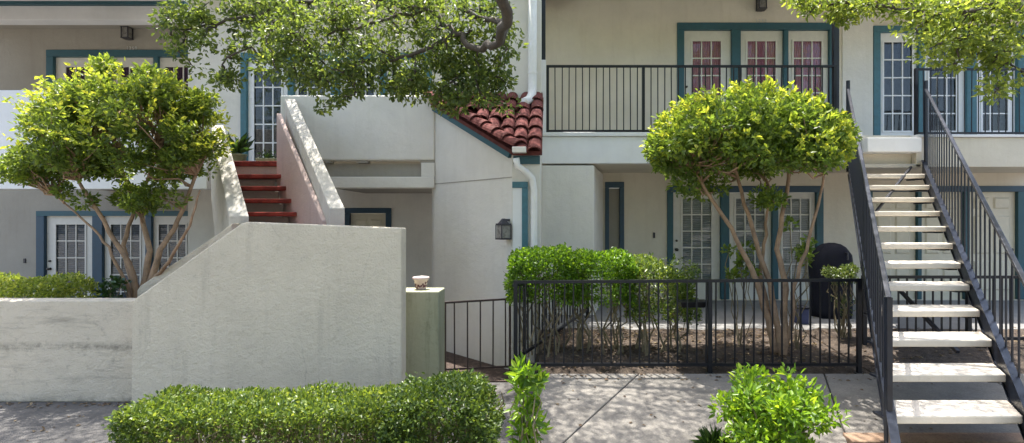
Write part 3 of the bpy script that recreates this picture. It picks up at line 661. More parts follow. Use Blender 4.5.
MB().box(a - .1, b + .02, 8.63, 8.88, LF - .3, LF - .055).build('top_riser', M['riser'], ls)
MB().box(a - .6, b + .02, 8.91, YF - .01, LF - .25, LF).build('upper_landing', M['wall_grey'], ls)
def slope_wall(name, xa, wa, ya, za, xb, wb, yb, zb, zba, zbb, mat):   # head (a) to foot (b); x is the left edge, w the thickness
    MB().hexa([(xb, yb, zbb), (xb + wb, yb, zbb), (xa + wa, ya, zba), (xa, ya, zba), (xb, yb, zb), (xb + wb, yb, zb), (xa + wa, ya, za), (xa, ya, za)]).build(name, mat, ls, bevel=.012)
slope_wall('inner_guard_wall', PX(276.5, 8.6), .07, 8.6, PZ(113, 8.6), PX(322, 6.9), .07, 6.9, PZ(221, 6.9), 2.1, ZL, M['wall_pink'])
slope_wall('outer_guard_wall', PX(282, 8.6), .16, 8.69, PZ(97.5, 8.6), PX(329.5, 6.8), .19, 6.8, PZ(208, 6.8), 2.1, ZL, M['wall_cap'])
slope_wall('left_guard_wall', PX(211, 8.6), .2, 8.6, PZ(125, 8.6), PX(222, 6.9) - .06, .26, 7.15, PZ(216, 6.9), 1.9, ZL, M['wall_cap'])
low = tag(MB().box(PX(-80, 6.14), PX(133.5, 6.14), 6.14, 6.36, ZL, PZ(300.5, 6.14)).build('garden_wall', M['wall_garden'], None, bevel=.014, base=(PX(30, 6.14), 6.2, ZL)), 'low weathered white stucco garden wall below the trimmed hedge', 'wall')
pil = tag(MB().box(PX(395, 6.6), PX(438.5, 6.6), 6.6, 7.0, ZL, PZ(291.5, 6.6)).build('pillar', M['wall_green'], None, bevel=.012, base=(PX(424, 6.6), 6.8, ZL)), 'short green-stained stucco pillar carrying a small patterned pot', 'pillar')

# pot on the pillar
pc = P(421, 291.5, 6.8); pc.z = PZ(291.5, 6.6) + .002
pot = thing('flower_pot', pc, 'small white flower pot with dark red pattern on the pillar', 'pot')
prof = [(.055, 0), (.06, .004), (.085, .12), (.1, .125), (.102, .152), (.09, .155), (.075, .1), (.004, .095)]
MB().lathe(prof, pc, 24).build('pot_body', M['pot_white'], pot, smooth=True)
for k in range(12):
    an = -2.9 + k * .26 + rng.normal() * .05; zz = .02 + .085 * rng.random(); r = .062 + .2 * zz
    c = pc + Vector((math.cos(an) * r, math.sin(an) * r, zz)); s_ = .009 + .008 * rng.random(); nn = Vector((math.cos(an), math.sin(an), 0)); tt = Vector((-nn.y, nn.x, 0))
    MB().hexa([c - nn*.01 - tt*s_ - Vector((0,0,s_)), c - nn*.01 + tt*s_ - Vector((0,0,s_*.6)), c + nn*.004 + tt*s_*.7 - Vector((0,0,s_*.5)), c + nn*.004 - tt*s_*.7 - Vector((0,0,s_)),
               c - nn*.01 - tt*s_*.8 + Vector((0,0,s_)), c - nn*.01 + tt*s_ + Vector((0,0,s_)), c + nn*.004 + tt*s_*.7 + Vector((0,0,s_)), c + nn*.004 - tt*s_*.7 + Vector((0,0,s_))]).build('pattern_patch', M['pot_dark'], pot)

# mulch strip along the wing wall and the brown iron railing
mm = MB(); mpts = [(-1.95, 6.9), (-.2, 6.9), (-.2, 7.38), (-.5, 7.38), (-1.8, 8.7), (-1.95, 8.7)]
mm.prism([(x, y, ZL - .05) for x, y in mpts], (0, 0, .066)); struct(mm.build('planting_bed', M['mulch']))

PK = {}
def picket_mesh(h, w, mat):
    key = (round(h, 3), w, mat.name)
    if key not in PK:
        me = MB().box(-w/2, w/2, -w/2, w/2, 0, h).mesh('picket'); me.materials.append(mat); PK[key] = me
    return PK[key]
def railing(name, A, B, zb, zt, spacing, label, cat, mat, posts=(), pw=.016, rail=.04, post=.05, foot=None, group=None, skip0=.03):
    """A, B plan ends; zb, zt functions of the fraction along; foot: ground level function"""
    A = Vector((A[0], A[1], 0)); B = Vector((B[0], B[1], 0)); L = (B - A).length; d = (B - A) / L
    r = thing(name, ((A.x + B.x) / 2, (A.y + B.y) / 2, (foot(.5) if foot else zb(.5))), label, cat, group)
    at = lambda k, z: A + d * (L * k) + Vector((0, 0, z))
    MB().bar(at(0, zt(0)), at(1, zt(1)), rail, rail * .8).build('top_rail', mat, r)
    MB().bar(at(0, zb(0)), at(1, zb(1)), rail * .8, rail * .8).build('bottom_rail', mat, r)
    n = int(L / spacing); rot = Matrix.Rotation(math.atan2(d.y, d.x), 3, 'Z')
    for i in range(n):
        k = (skip0 + i * spacing) / L
        if k > 1 - .02 / L: break
        if any(abs(k - p) * L < .03 for p in posts): continue
        z0, z1 = zb(k) + .012, zt(k) - .012
        place('picket', picket_mesh(z1 - z0, pw, mat), at(k, z0), r, rot @ Matrix.Rotation(rng.normal() * .004, 3, 'Y'))
    for p in posts:
        f0 = foot(p) if foot else zb(p) - .08
        m = MB(); q0 = at(p, f0); m.box(q0.x - post/2, q0.x + post/2, q0.y - post/2, q0.y + post/2, f0, zt(p) + .012)
        if foot: m.box(q0.x - post, q0.x + post, q0.y - post, q0.y + post, f0, f0 + .012)
        m.build('post', mat, r)
    return r
railing('iron_railing', (PX(443.5, 7.05), 7.05), (PX(512, 7.2), 7.2), lambda k: -.38, lambda k: .47 + .03 * k, .163, 'rusty brown iron railing beside the green-stained pillar', 'railing', M['brown_iron'], (.02, .97), .018, .03, .03, foot=lambda k: ZL + .012, skip0=.14)

# ------------------------------------------------------------------ right railings and fence
railing('balcony_railing', (bx(546.5), YB + .05), (bx(838), YB + .05), lambda k: bz(130.5), lambda k: bz(65.5) , .111, 'long black balcony railing in front of pink-curtained doors', 'railing', M['black'], (.004, .334, .667, .994), .016, .042, .045)
railing('balcony_railing', (bx(917), YB + .05), (bx(1100), YB + .05), lambda k: bz(132.6), lambda k: bz(68.5), .111, 'black balcony railing right beside the top of the steel stair', 'railing', M['black'], (.006, .99), .012, .04, .045)
fk = lambda k: zr(6.0)
railing('fence', (PX(513.5, 6.0), 6.0), (PX(861, 6.0), 6.0), lambda k: zr(6) + .1, lambda k: PZ(282 - 2 * k, 6.0), .103, 'long black picket fence in front of the multi-stem tree', 'fence', M['black'], (.006, .565, .994), .015, .04, .042, foot=lambda k: zr(6.0))
railing('fence', (PX(514, 6.06) , 6.08), (PX(588, 8.75), 8.75), lambda k: zr(6.08 + 2.67 * k) + .12, lambda k: .80, .12, 'black picket fence running back from street fence to white pier', 'fence', M['black'], (.99,), .017, .04, .05, foot=lambda k: zr(6.08 + 2.67 * k))
railing('fence', (PX(862, 6.95) , 6.95), (PX(1075, 6.95), 6.95), lambda k: zr(6.95) + .1, lambda k: PZ(277, 6.95), .108, 'black picket fence passing behind the steel stair', 'fence', M['black'], (.01, .5, .99), .017, .045, .05, foot=lambda k: zr(6.95))
tray = tag(MB().hexa([(PX(681, 6.14), 6.08, PZ(307, 6.14)), (PX(703, 6.14), 6.08, PZ(307, 6.14)), (PX(703, 6.14), 6.24, PZ(307, 6.14)), (PX(681, 6.14), 6.24, PZ(307, 6.14)),
                      (PX(679, 6.14), 6.05, PZ(301, 6.14)), (PX(708, 6.14), 6.05, PZ(301, 6.14)), (PX(708, 6.14), 6.27, PZ(301, 6.14)), (PX(679, 6.14), 6.27, PZ(301, 6.14))]).build('planter_tray', M['black'], None, bevel=.008, base=P(693, 307, 6.15)), 'black planter tray hung on the inside of the picket fence', 'planter')

# ------------------------------------------------------------------ right stair: steel stringers, white concrete treads
st = thing('steel_staircase', (3.6, 4.5, -.3), 'open black steel staircase with white concrete treads', 'staircase')
S0 = (4.14, PX(896, 4.14), PX(1023, 4.14), .05); S1 = (8.92, PX(862, 8.92), PX(921, 8.92), 2.44)
def sat(y): k = (y - S0[0]) / (S1[0] - S0[0]); return [S0[i] + (S1[i] - S0[i]) * k for i in (1, 2, 3)]
RUN = (S1[0] - S0[0]) / 12
for i in range(-1, 13):
    y = S0[0] + RUN * i; a, b, z = sat(y); a2, b2, _ = sat(y + .375)
    th = .065
    MB().hexa([(a, y, z - th), (b, y, z - th), (b2, y + .375, z - th), (a2, y + .375, z - th), (a, y, z), (b, y, z), (b2, y + .375, z), (a2, y + .375, z)]).build('tread', M['tread'], st, bevel=.012)
ye = 3.66
for side in (0, 1):
    off = -.03 if side == 0 else .03
    xs = lambda y: sat(y)[side] + off * (1.0 if side == 0 else 1.2) - (.0 if side else .17 * max(0, (y - 4.14) / 4.78))
    mb = MB(); w = .022
    def pt(y, dz, s): return (xs(y) + s * w, y, sat(y)[2] + dz)
    y0, y1 = ye, 8.9
    mb.hexa([pt(y0, -.17, -1), pt(y0, -.17, 1), pt(y1, -.17, 1), pt(y1, -.17, -1), pt(y0, .06, -1), pt(y0, .06, 1), pt(y1, .06, 1), pt(y1, .06, -1)])
    for dz in (-.17, .06):                          # channel flanges
        mb.hexa([pt(y0, dz - .008, -1.6), pt(y0, dz - .008, 1.6), pt(y1, dz - .008, 1.6), pt(y1, dz - .008, -1.6), pt(y0, dz + .008, -1.6), pt(y0, dz + .008, 1.6), pt(y1, dz + .008, 1.6), pt(y1, dz + .008, -1.6)])
    mb.build('stringer', M['black_blue'], st)
    o2 = -.03 if side == 0 else .03
    hr = MB().bar((xs(4.10) + o2, 4.10, sat(4.10)[2] + .90), (xs(8.86) + o2, 8.86, sat(8.86)[2] + 1.22), .04, .035).build('handrail', M['black_blue'], st, bevel=.006)
    for yy in (4.12, 8.84):
        MB().box(xs(yy) + o2 - .022, xs(yy) + o2 + .022, yy - .022, yy + .022, -.3 if yy < 5 else sat(yy)[2] - .1, sat(yy)[2] + (.9 if yy < 5 else 1.36)).build('newel_post', M['black_blue'], st, bevel=.003)
    yy = 4.26
    while yy < 8.8:
        z0 = sat(yy)[2] + .05; z1 = sat(yy)[2] + .9 + .32 * (yy - 4.1) / 4.76 - .015
        place('baluster', picket_mesh(round(z1 - z0, 2), .012, M['black_blue']), (xs(yy) + o2, yy, z0), st); yy += .165
for i in range(0, 12):                              # steel angles under both ends of every tread
    y = S0[0] + RUN * i; a, b, z = sat(y)
    for x0, x1 in ((a, a + .1), (b - .1, b)):
        MB().box(x0, x1, y + .06, y + .3, z - .085, z - .067).build('tread_bracket', M['black_blue'], st)
MB().bar(P(911, 167, 8.75), P(871, 218, 7.55), .03).build('brace', M['black_blue'], st)
MB().bar(P(893, 283, 6.9), P(958, 352, 5.6), .035).build('brace', M['black_blue'], st)

# ------------------------------------------------------------------ patio things
gc = P(833, 305, 8.7)
gr = thing('grill', (gc.x, 8.75, 0), 'tall rounded grill under a dark navy cover on the patio', 'grill')
mb = MB(); nseg = 24; rings = []
for z, rxx, ryy in ((.0, .26, .22), (.12, .27, .23), (.5, .28, .24), (.78, .30, .26), (.98, .27, .25), (1.1, .19, .2), (1.15, .12, .13), (1.17, .04, .04)):
    for k in range(nseg):
        a = 2 * math.pi * k / nseg; f_ = 1 + .09 * math.sin(a * 7 + z * 3) * (1.2 - z * .7)
        ce = abs(math.cos(a)) ** .7 * math.copysign(1, math.cos(a)); se = abs(math.sin(a)) ** .7 * math.copysign(1, math.sin(a))
        mb.v.append((gc.x + ce * rxx * f_, 8.75 + se * ryy * f_, z + .002))
nr_ = 8
for i in range(nr_ - 1):
    for k in range(nseg):
        k2 = (k + 1) % nseg; mb.f.append((i*nseg + k, i*nseg + k2, (i+1)*nseg + k2, (i+1)*nseg + k))
mb.f += [tuple(range(nseg - 1, -1, -1)), tuple(range((nr_-1)*nseg, nr_*nseg))]
mb.build('cover', M['grill'], gr, smooth=True)
MB().tube([(gc.x + .1, 8.6, 1.0), (gc.x + .1, 8.46, 1.02), (gc.x + .1, 8.46, .92)], .015, 6).build('handle', M['lamp'], gr)
cr = thing('storage_crate', (PX(800, 8.2), 8.2, 0), 'small blue crate standing beside the covered grill', 'crate')
MB().box(PX(796, 8.2), PX(806, 8.2), 8.1, 8.32, .002, .22).build('crate_body', M['blue_box'], cr, bevel=.008)
MB().box(PX(795.5, 8.2), PX(806.5, 8.2), 8.09, 8.33, .222, .25).build('crate_lid', M['grill'], cr, bevel=.006)

# potted plants at the head of the red steps
def pot_plant(c, r, h, label, spiky, square=False):
    t = thing('potted_plant', c, label, 'plant')
    if square: MB().hexa([(c[0]-r*1.1, c[1]-r*.7, c[2]), (c[0]+r*1.1, c[1]-r*.7, c[2]), (c[0]+r*1.1, c[1]+r*.7, c[2]), (c[0]-r*1.1, c[1]+r*.7, c[2]),
                          (c[0]-r*1.25, c[1]-r*.8, c[2]+h), (c[0]+r*1.25, c[1]-r*.8, c[2]+h), (c[0]+r*1.25, c[1]+r*.8, c[2]+h), (c[0]-r*1.25, c[1]+r*.8, c[2]+h)]).build('pot', M['pot_green'], t, bevel=.01)
    else: MB().lathe([(r*.75, 0), (r*.8, .01), (r, h*.85), (r*1.08, h*.86), (r*1.08, h), (r*.9, h), (.01, h*.93)], c, 20).build('pot', M['pot_green'], t, smooth=True)
    n = 26 if spiky else 160
    u = unit(n); u[:, 2] = np.abs(u[:, 2]) + (.25 if spiky else .1)
    base_ = np.array([c[0], c[1], c[2] + h * .93])
    if spiky: me = leaf_mesh('leaves', base_ + u * .02, u, rng.uniform(.25, .42, n), .13, L_dark, WPOS[t.name], rng.random(n) * .6, .2)
    else: me = leaf_mesh('leaves', base_ + u * rng.uniform(.0, .14, n)[:, None], u + rng.normal(size=(n, 3)) * .5, rng.uniform(.03, .06, n), .5, L_dark, WPOS[t.name], rng.random(n) * .7)
    link_leaves('leaves', me, t)
pot_plant(Vector((PX(238, 9.15), 9.15, LF + .003)), .13, .2, 'spiky dark potted plant in green pot at head of red steps', True)
pot_plant(Vector((PX(268, 9.1), 9.1, LF + .003)), .13, .12, 'low green planter beside the glazed door above red steps', False, True)

# ------------------------------------------------------------------ small multi-stem trees
def small_tree(label, base, c, r, stems, nclump, nleaf, leaf, lmat, seed_shell, group=None, zmin=-.6, nshoot=120, lobes=(), shoot=.25):
    t = thing('multi_stem_tree', base, label, 'tree', group)
    tr = MB(); tips = []
    for pts, r0 in stems:
        pts = [Vector(p) for p in pts]; fine = []
        for i in range(len(pts) - 1):
            for q_ in range(4): fine.append(pts[i].lerp(pts[i+1], q_ / 4) + Vector(rng.normal(size=3) * .008))
        fine.append(pts[-1]); k = len(fine); tr.tube(fine, [r0 * (1 - .6 * i / (k - 1)) for i in range(k)], 8); tips.append((fine, r0))
    cl = ellipsoid_clumps(c, r, nclump, seed_shell, zmin)
    for lc, lr, ln in lobes: cl = np.concatenate([cl, ellipsoid_clumps(lc, lr, ln, .4, -1)])
    for ce in cl:                                   # twigs from the nearest stem to each leaf clump
        best = min(((f_[j], r0) for f_, r0 in tips for j in range(len(f_) // 2, len(f_))), key=lambda q_: (Vector(ce) - q_[0]).length + (.8 if q_[0].z > ce[2] - .05 else 0))
        tr.tube(wander(best[0], ce, 4, .07), [.016, .012, .009, .006, .003], 5)
    tr.build('trunk', M['bark'], t, smooth=True)
    p, a = clump_leaves(cl, rng.uniform(.13, .27, len(cl)) * max(r) / 1.3, nleaf, flat=.7)
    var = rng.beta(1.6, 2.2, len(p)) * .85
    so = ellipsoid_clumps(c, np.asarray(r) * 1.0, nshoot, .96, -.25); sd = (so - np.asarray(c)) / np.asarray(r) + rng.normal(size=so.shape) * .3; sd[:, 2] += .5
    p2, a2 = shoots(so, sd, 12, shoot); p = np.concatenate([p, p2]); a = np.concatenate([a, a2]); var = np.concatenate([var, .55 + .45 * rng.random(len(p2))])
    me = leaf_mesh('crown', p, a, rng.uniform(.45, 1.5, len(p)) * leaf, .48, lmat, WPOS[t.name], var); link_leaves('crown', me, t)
    return t
Y1 = 7.1; b1 = P(141, 0, Y1); b1.z = ZL
s1 = lambda *pts: [(*(P(x, y, Y1 + dy)),) for x, y, dy in pts]
small_tree('bushy multi-stem tree behind the low garden wall beside stucco stair', b1, P(130, 140, Y1), (1.0, .9, .76), [
    ([b1, *s1((136, 290, 0), (128, 262, -.05), (104, 222, -.1), (78, 180, -.2))], .045),
    ([b1 + Vector((.05, 0, 0)), *s1((144, 285, .05), (150, 250, .1), (142, 215, .2), (120, 165, .2))], .05),
    ([b1 + Vector((.1, .05, 0)), *s1((150, 285, .0), (160, 250, 0), (178, 222, .1), (196, 175, .1))], .05),
    ([b1 + Vector((.0, .1, 0)), *s1((134, 288, .1), (122, 245, .2), (135, 208, .3), (160, 150, .3))], .04),
    ([b1 + Vector((.08, -.05, 0)), *s1((152, 282, -.1), (168, 262, -.2), (190, 225, -.3), (200, 190, -.3))], .03),
    ([b1 + Vector((-.04, .02, 0)), *s1((128, 285, 0), (112, 255, -.1), (95, 228, -.1), (55, 195, -.1))], .025)], 120, 150, .056, L_tree, .55, nshoot=210, lobes=[(P(150, 72, Y1), (.05, .05, .1), 2), (P(200, 110, Y1), (.14, .1, .12), 4), (P(62, 160, Y1), (.62, .5, .32), 34), (P(28, 172, Y1), (.3, .3, .14), 8), (P(60, 120, Y1), (.3, .3, .25), 8), (P(102, 66, Y1), (.05, .05, .14), 3), (P(172, 100, Y1), (.42, .4, .22), 18), (P(82, 108, Y1), (.4, .4, .22), 16), (P(186, 155, Y1), (.28, .3, .3), 10), (P(120, 198, Y1), (.8, .4, .16), 13)])
Y2 = 6.55; b2 = P(776, 0, Y2); b2.z = zr(Y2)
s2 = lambda *pts: [(*(P(x, y, Y2 + dy)),) for x, y, dy in pts]
small_tree('round-topped multi-stem tree behind black picket fence', b2, P(746, 152, Y2), (1.1, .9, .70), [
    ([b2, *s2((768, 320, 0), (752, 270, 0), (736, 238, -.05), (712, 200, -.1), (690, 165, -.15))], .042),
    ([b2 + Vector((.04, .03, 0)), *s2((778, 325, 0), (770, 285, .05), (757, 245, .1), (745, 205, .1), (730, 150, .2))], .045),
    ([b2 + Vector((.06, -.02, 0)), *s2((784, 330, 0), (786, 290, 0), (776, 250, .1), (785, 205, .1), (790, 150, .2))], .05),
    ([b2 + Vector((.1, .02, 0)), *s2((792, 320, -.05), (794, 285, -.1), (806, 250, -.15), (818, 205, -.2), (826, 165, -.2))], .032),
    ([b2 + Vector((.0, .06, 0)), *s2((770, 318, .1), (760, 275, .2), (766, 235, .3), (770, 190, .3))], .036)], 175, 180, .056, L_tree2, .5, zmin=-.25, nshoot=240, shoot=.13, lobes=[(P(690, 150, Y2), (.4, .4, .26), 16), (P(808, 132, Y2), (.36, .4, .28), 14), (P(782, 200, Y2), (.4, .3, .14), 3), (P(722, 186, Y2), (.5, .3, .08), 4)])
def sprig(c, n, r, label, h, mat=None):
    t = thing('climbing_plant', (c.x, c.y, c.z - h), label, 'plant'); mb = MB()
    cl = np.array([c]) + rng.normal(size=(7, 3)) * np.array([r, r, r * 1.3]) * .55
    for q_ in cl: mb.tube(wander((c.x, c.y, c.z - h), q_, 4, .05), .006, 5)
    mb.build('stem', M['twig'], t); p, a = clump_leaves(cl, [r * .5] * 7, n // 7)
    link_leaves('leaves', leaf_mesh('leaves', p, a, rng.uniform(.05, .09, len(p)), .6, mat or L_tree, WPOS[t.name], rng.random(len(p)) * .6), t)
c = P(117, 284, 7.0); sprig(c, 160, .15, 'small leafy climber at the foot of multi-stem tree behind garden wall', c.z - ZL, L_dark)
c = P(740, 260, 6.9); sprig(c, 210, .17, 'small leafy climber left of tree trunks behind picket fence', c.z - zr(6.9), L_tree2)
c = P(796, 248, 6.75); sprig(c, 170, .16, 'small leafy climber right of tree trunks before the covered grill', c.z - zr(6.75), L_tree2)

# ------------------------------------------------------------------ hedges and shrubs
def shrub(name, label, cat, lo, hi, top, nleaf, leaf, mat, ground, wob=.05, nstem=14, group=None, width=.5, var=(1.8, 2.2), deep=.35, round_=.18, upx=.3, front=1.0):
    """clipped block of leaves between plan corners lo, hi; top is a function of (x, y); leaves thin out inwards, twigs inside"""
    cx, cy = (lo[0] + hi[0]) / 2, (lo[1] + hi[1]) / 2
    t = thing(name, (cx, cy, ground), label, cat, group)
    x = rng.uniform(lo[0], hi[0], nleaf); y = rng.uniform(lo[1], hi[1], nleaf); bot = lo[2]
    u = rng.random(nleaf); dep = (rng.random(nleaf) ** 2.2) * deep
    z = np.empty(nleaf); sx, sy = hi[0] - lo[0], hi[1] - lo[1]
    tz = np.array([top(a, b) for a, b in zip(x, y)])
    ax = np.zeros((nleaf, 3))
    area = np.array([sx * sy, sx * (np.mean(tz) - bot) * front, sx * (np.mean(tz) - bot) * .35, sy * (np.mean(tz) - bot), sy * (np.mean(tz) - bot)]); pr = area / area.sum()
    w = rng.choice(5, nleaf, p=pr)
    fz_ = bot + (tz - bot) * rng.random(nleaf)
    z = np.where(w == 0, tz - dep, fz_)
    y = np.where(w == 1, lo[1] + dep, np.where(w == 2, hi[1] - dep, y)); x = np.where(w == 3, lo[0] + dep, np.where(w == 4, hi[0] - dep, x))
    # soft corners and lumps
    ex = np.minimum(x - lo[0], hi[0] - x) / round_; ey = np.minimum(y - lo[1], hi[1] - y) / round_
    cut = np.clip(1 - ex, 0, 1) ** 2 + np.clip(1 - ey, 0, 1) ** 2
    z = np.where(z > tz - cut * round_ * .6, z - cut * round_ * .6, z)
    ph = rng.random(6) * 6
    lump = np.sin(x * 5 + ph[0]) * np.sin(y * 6 + ph[1]) + np.sin(x * 11 + ph[2]) * np.sin(z * 13 + ph[3])
    z = z + lump * wob * .5 * (w == 0); y = y - lump * wob * (w == 1) ; x = x + lump * wob * (w >= 3)
    p = np.stack([x, y, z], 1) + rng.normal(size=(nleaf, 3)) * .012
    ax[w == 0] = (0, 0, 1); ax[w == 1] = (0, -1, .35); ax[w == 2] = (0, 1, .35); ax[w == 3] = (-1, 0, .35); ax[w == 4] = (1, 0, .35)
    ax += rng.normal(size=(nleaf, 3)) * .75
    me = leaf_mesh('leaves', p, ax, rng.uniform(.65, 1.3, nleaf) * leaf, width, mat, WPOS[t.name], rng.beta(*var, nleaf), upx); link_leaves('leaves', me, t)
    mb = MB()
    for i in range(nstem):
        bx_ = cx + rng.uniform(-.42, .42) * sx; by_ = cy + rng.uniform(-.3, .3) * sy
        e = np.array([bx_ + rng.normal() * .12, by_ + rng.normal() * .08, 0]); e[2] = top(min(max(e[0], lo[0]), hi[0]), e[1]) - .1
        mb.tube(wander((bx_, by_, ground), e, 5, .05), [.014, .012, .010, .008, .006, .004], 5)
        for q_ in range(3):
            s_ = np.array([bx_, by_, ground]) + (e - np.array([bx_, by_, ground])) * rng.uniform(.3, .8)
            mb.tube(wander(s_, s_ + np.array([rng.normal() * .08, rng.normal() * .06, .12 + .1 * rng.random()]), 3, .08), [.007, .005, .004, .002], 4)
    mb.build('stems', M['twig'], t)
    return t
# clipped hedge before the stucco stair, and the round bush at its end, its shade painted as darker leaves
shrub('hedge', 'long low clipped hedge in front of the stucco stair wall', 'hedge', (-3.17, 3.98, -.45), (-1.12, 4.62), lambda x, y: .115 + .012 * math.sin(x * 3), 30000, .032, L_hedge, ZL, .045, 120, deep=.2, front=.42, round_=.05, var=(1.8, 1.7))
def dome(cx, cy, rx_, ry_, z0, h):
    return lambda x, y: z0 + h * max(0, 1 - ((x - cx) / rx_) ** 2 * .75 - ((y - cy) / ry_) ** 2 * .5)
shrub('bush', 'taller bush with shade painted into its leaf colour, growing on from the end of the low hedge by green-stained pillar', 'bush', (-1.2, 3.92, -.45), (-.48, 4.72), dome(-.75, 4.5, .62, .9, .05, .19), 16000, .034, L_hedge, ZL, .08, 40, deep=.22, round_=.12, front=.7, var=(1.3, 2.6))
shrub('bush', 'pale trimmed bush behind the low weathered garden wall', 'bush', (PX(-40, 6.9), 6.6, .0), (PX(74, 6.9), 7.3), lambda x, y: PZ(278, 6.9) + .04 * math.sin(x * 4), 9000, .045, L_pale, ZL, .05, 14, deep=.25, var=(2.6, 1.6))
# hedge inside the picket fence: dense top, bare stems below
for i, (a, b, tz, nn) in enumerate(((510, 575, 250, 7500), (572, 634, 252, 7500), (632, 692, 258, 5600))):
    ya, yb = 6.35, 7.0; zt = PZ(tz, 6.5)
    lab = ('flat-topped shrub with bare stems at the fence corner', 'middle flat-topped shrub of the row inside picket fence', 'loose shrub sloping down beside the planter tray inside fence')[i]
    dr = .28 if i == 2 else 0
    shrub('shrub', lab, 'shrub', (PX(a, 6.5), ya, zt - .62 - dr * .4), (PX(b, 6.5), yb), (lambda x, y, zt=zt, a=a, dr=dr: zt + .03 * math.sin(x * 7) - dr * ((x - PX(a, 6.5)) / .7) ** 2), nn, .042, L_lime if i < 2 else L_hedge, zr(6.6), .04, 13, 'shrubs inside the picket fence', deep=.28, front=.7, var=(1.4, 3.0) if i < 2 else (2.2, 1.8))
# topiary with thin stems in front of the grill
tp = thing('topiary_shrub', (PX(843, 7.2), 7.2, zr(7.2)), 'small clipped grey-green topiary shrub on thin stems before the grill', 'shrub')
cc = P(842, 273, 7.2); cl = ellipsoid_clumps(cc, (.2, .2, .12), 26, .5, -1); p, a = clump_leaves(cl, [.07] * 26, 100)
link_leaves('leaves', leaf_mesh('leaves', p, a, rng.uniform(.02, .035, len(p)), .5, L_grey, WPOS[tp.name], rng.random(len(p))), tp)
mb = MB()
for q_ in cl[:14]: mb.tube(wander((PX(843, 7.2) + rng.normal() * .05, 7.2, zr(7.2)), q_, 5, .05), [.011, .009, .008, .007, .006, .004], 5)
mb.build('stems', M['twig'], tp)
for q_ in range(1):
    p, a = clump_leaves([P(838 + k * 4, 300 + 6 * (k % 3), 7.2) for k in range(4)], [.1] * 4, 60)
    link_leaves('side_leaves', leaf_mesh('side_leaves', p, a, rng.uniform(.02, .035, len(p)), .5, L_grey, WPOS[tp.name], rng.random(len(p))), tp)

def leafy_bush(label, base, clumps, nleaf, leaf, mat, width=.42, var=(1.7, 1.5), name='bush'):
    t = thing(name, base, label, 'bush'); mb = MB(); cl = np.array([c for c, r in clumps]); rr = [r for c, r in clumps]
    for q_ in cl: mb.tube(wander(np.array(base) + rng.normal(size=3) * np.array([.05, .05, 0]), q_, 5, .05), [.012, .01, .008, .006, .005, .003], 5)
    mb.build('stems', M['twig'], t); p, a = clump_leaves(cl, rr, nleaf, flat=.85, up=.5)
    link_leaves('leaves', leaf_mesh('leaves', p, a, rng.uniform(.7, 1.3, len(p)) * leaf, width, mat, WPOS[t.name], rng.beta(*var, len(p)), .35), t); return t
bb = P(770, 0, 4.1); bb.z = zr(4.1)
cl = [(c, rng.uniform(.09, .15)) for c in ellipsoid_clumps((bb.x + .03, 4.1, .02), (.37, .3, .38), 55, .5, -.8)]
leafy_bush('bright lime-green leafy bush at the walkway edge before the picket fence', bb, cl, 95, .055, L_lime)
bb = P(527, 0, 3.55); bb.z = ZL; 
cl = [(P(x + 4, y, 3.55 + rng.normal() * .06), .05) for x, y in ((518, 372), (527, 376), (516, 388), (524, 396), (533, 384), (517, 408), (526, 416), (516, 428), (523, 436), (532, 428), (519, 448), (528, 455), (522, 470))]
leafy_bush('tall narrow bush with long yellow-green leaves beside concrete walkway', (bb.x, 3.55, ZL), cl, 26, .085, L_lime, .33, (1.3, 1.6))
gb = P(712, 0, 4.35); gz = zr(4.3) + .02
gt = thing('grass_tuft', (gb.x, 4.3, gz), 'dark strappy grass tuft at the foot of lime-green bush', 'plant')
u = unit(220); u[:, 2] = np.abs(u[:, 2]) * .9 + .25
link_leaves('blades', leaf_mesh('blades', np.array([gb.x, 4.3, gz]) + u * .015 * rng.random((220, 1)), u, rng.uniform(.10, .2, 220), .05, L_dark, WPOS[gt.name], rng.random(220) * .8, .1), gt)

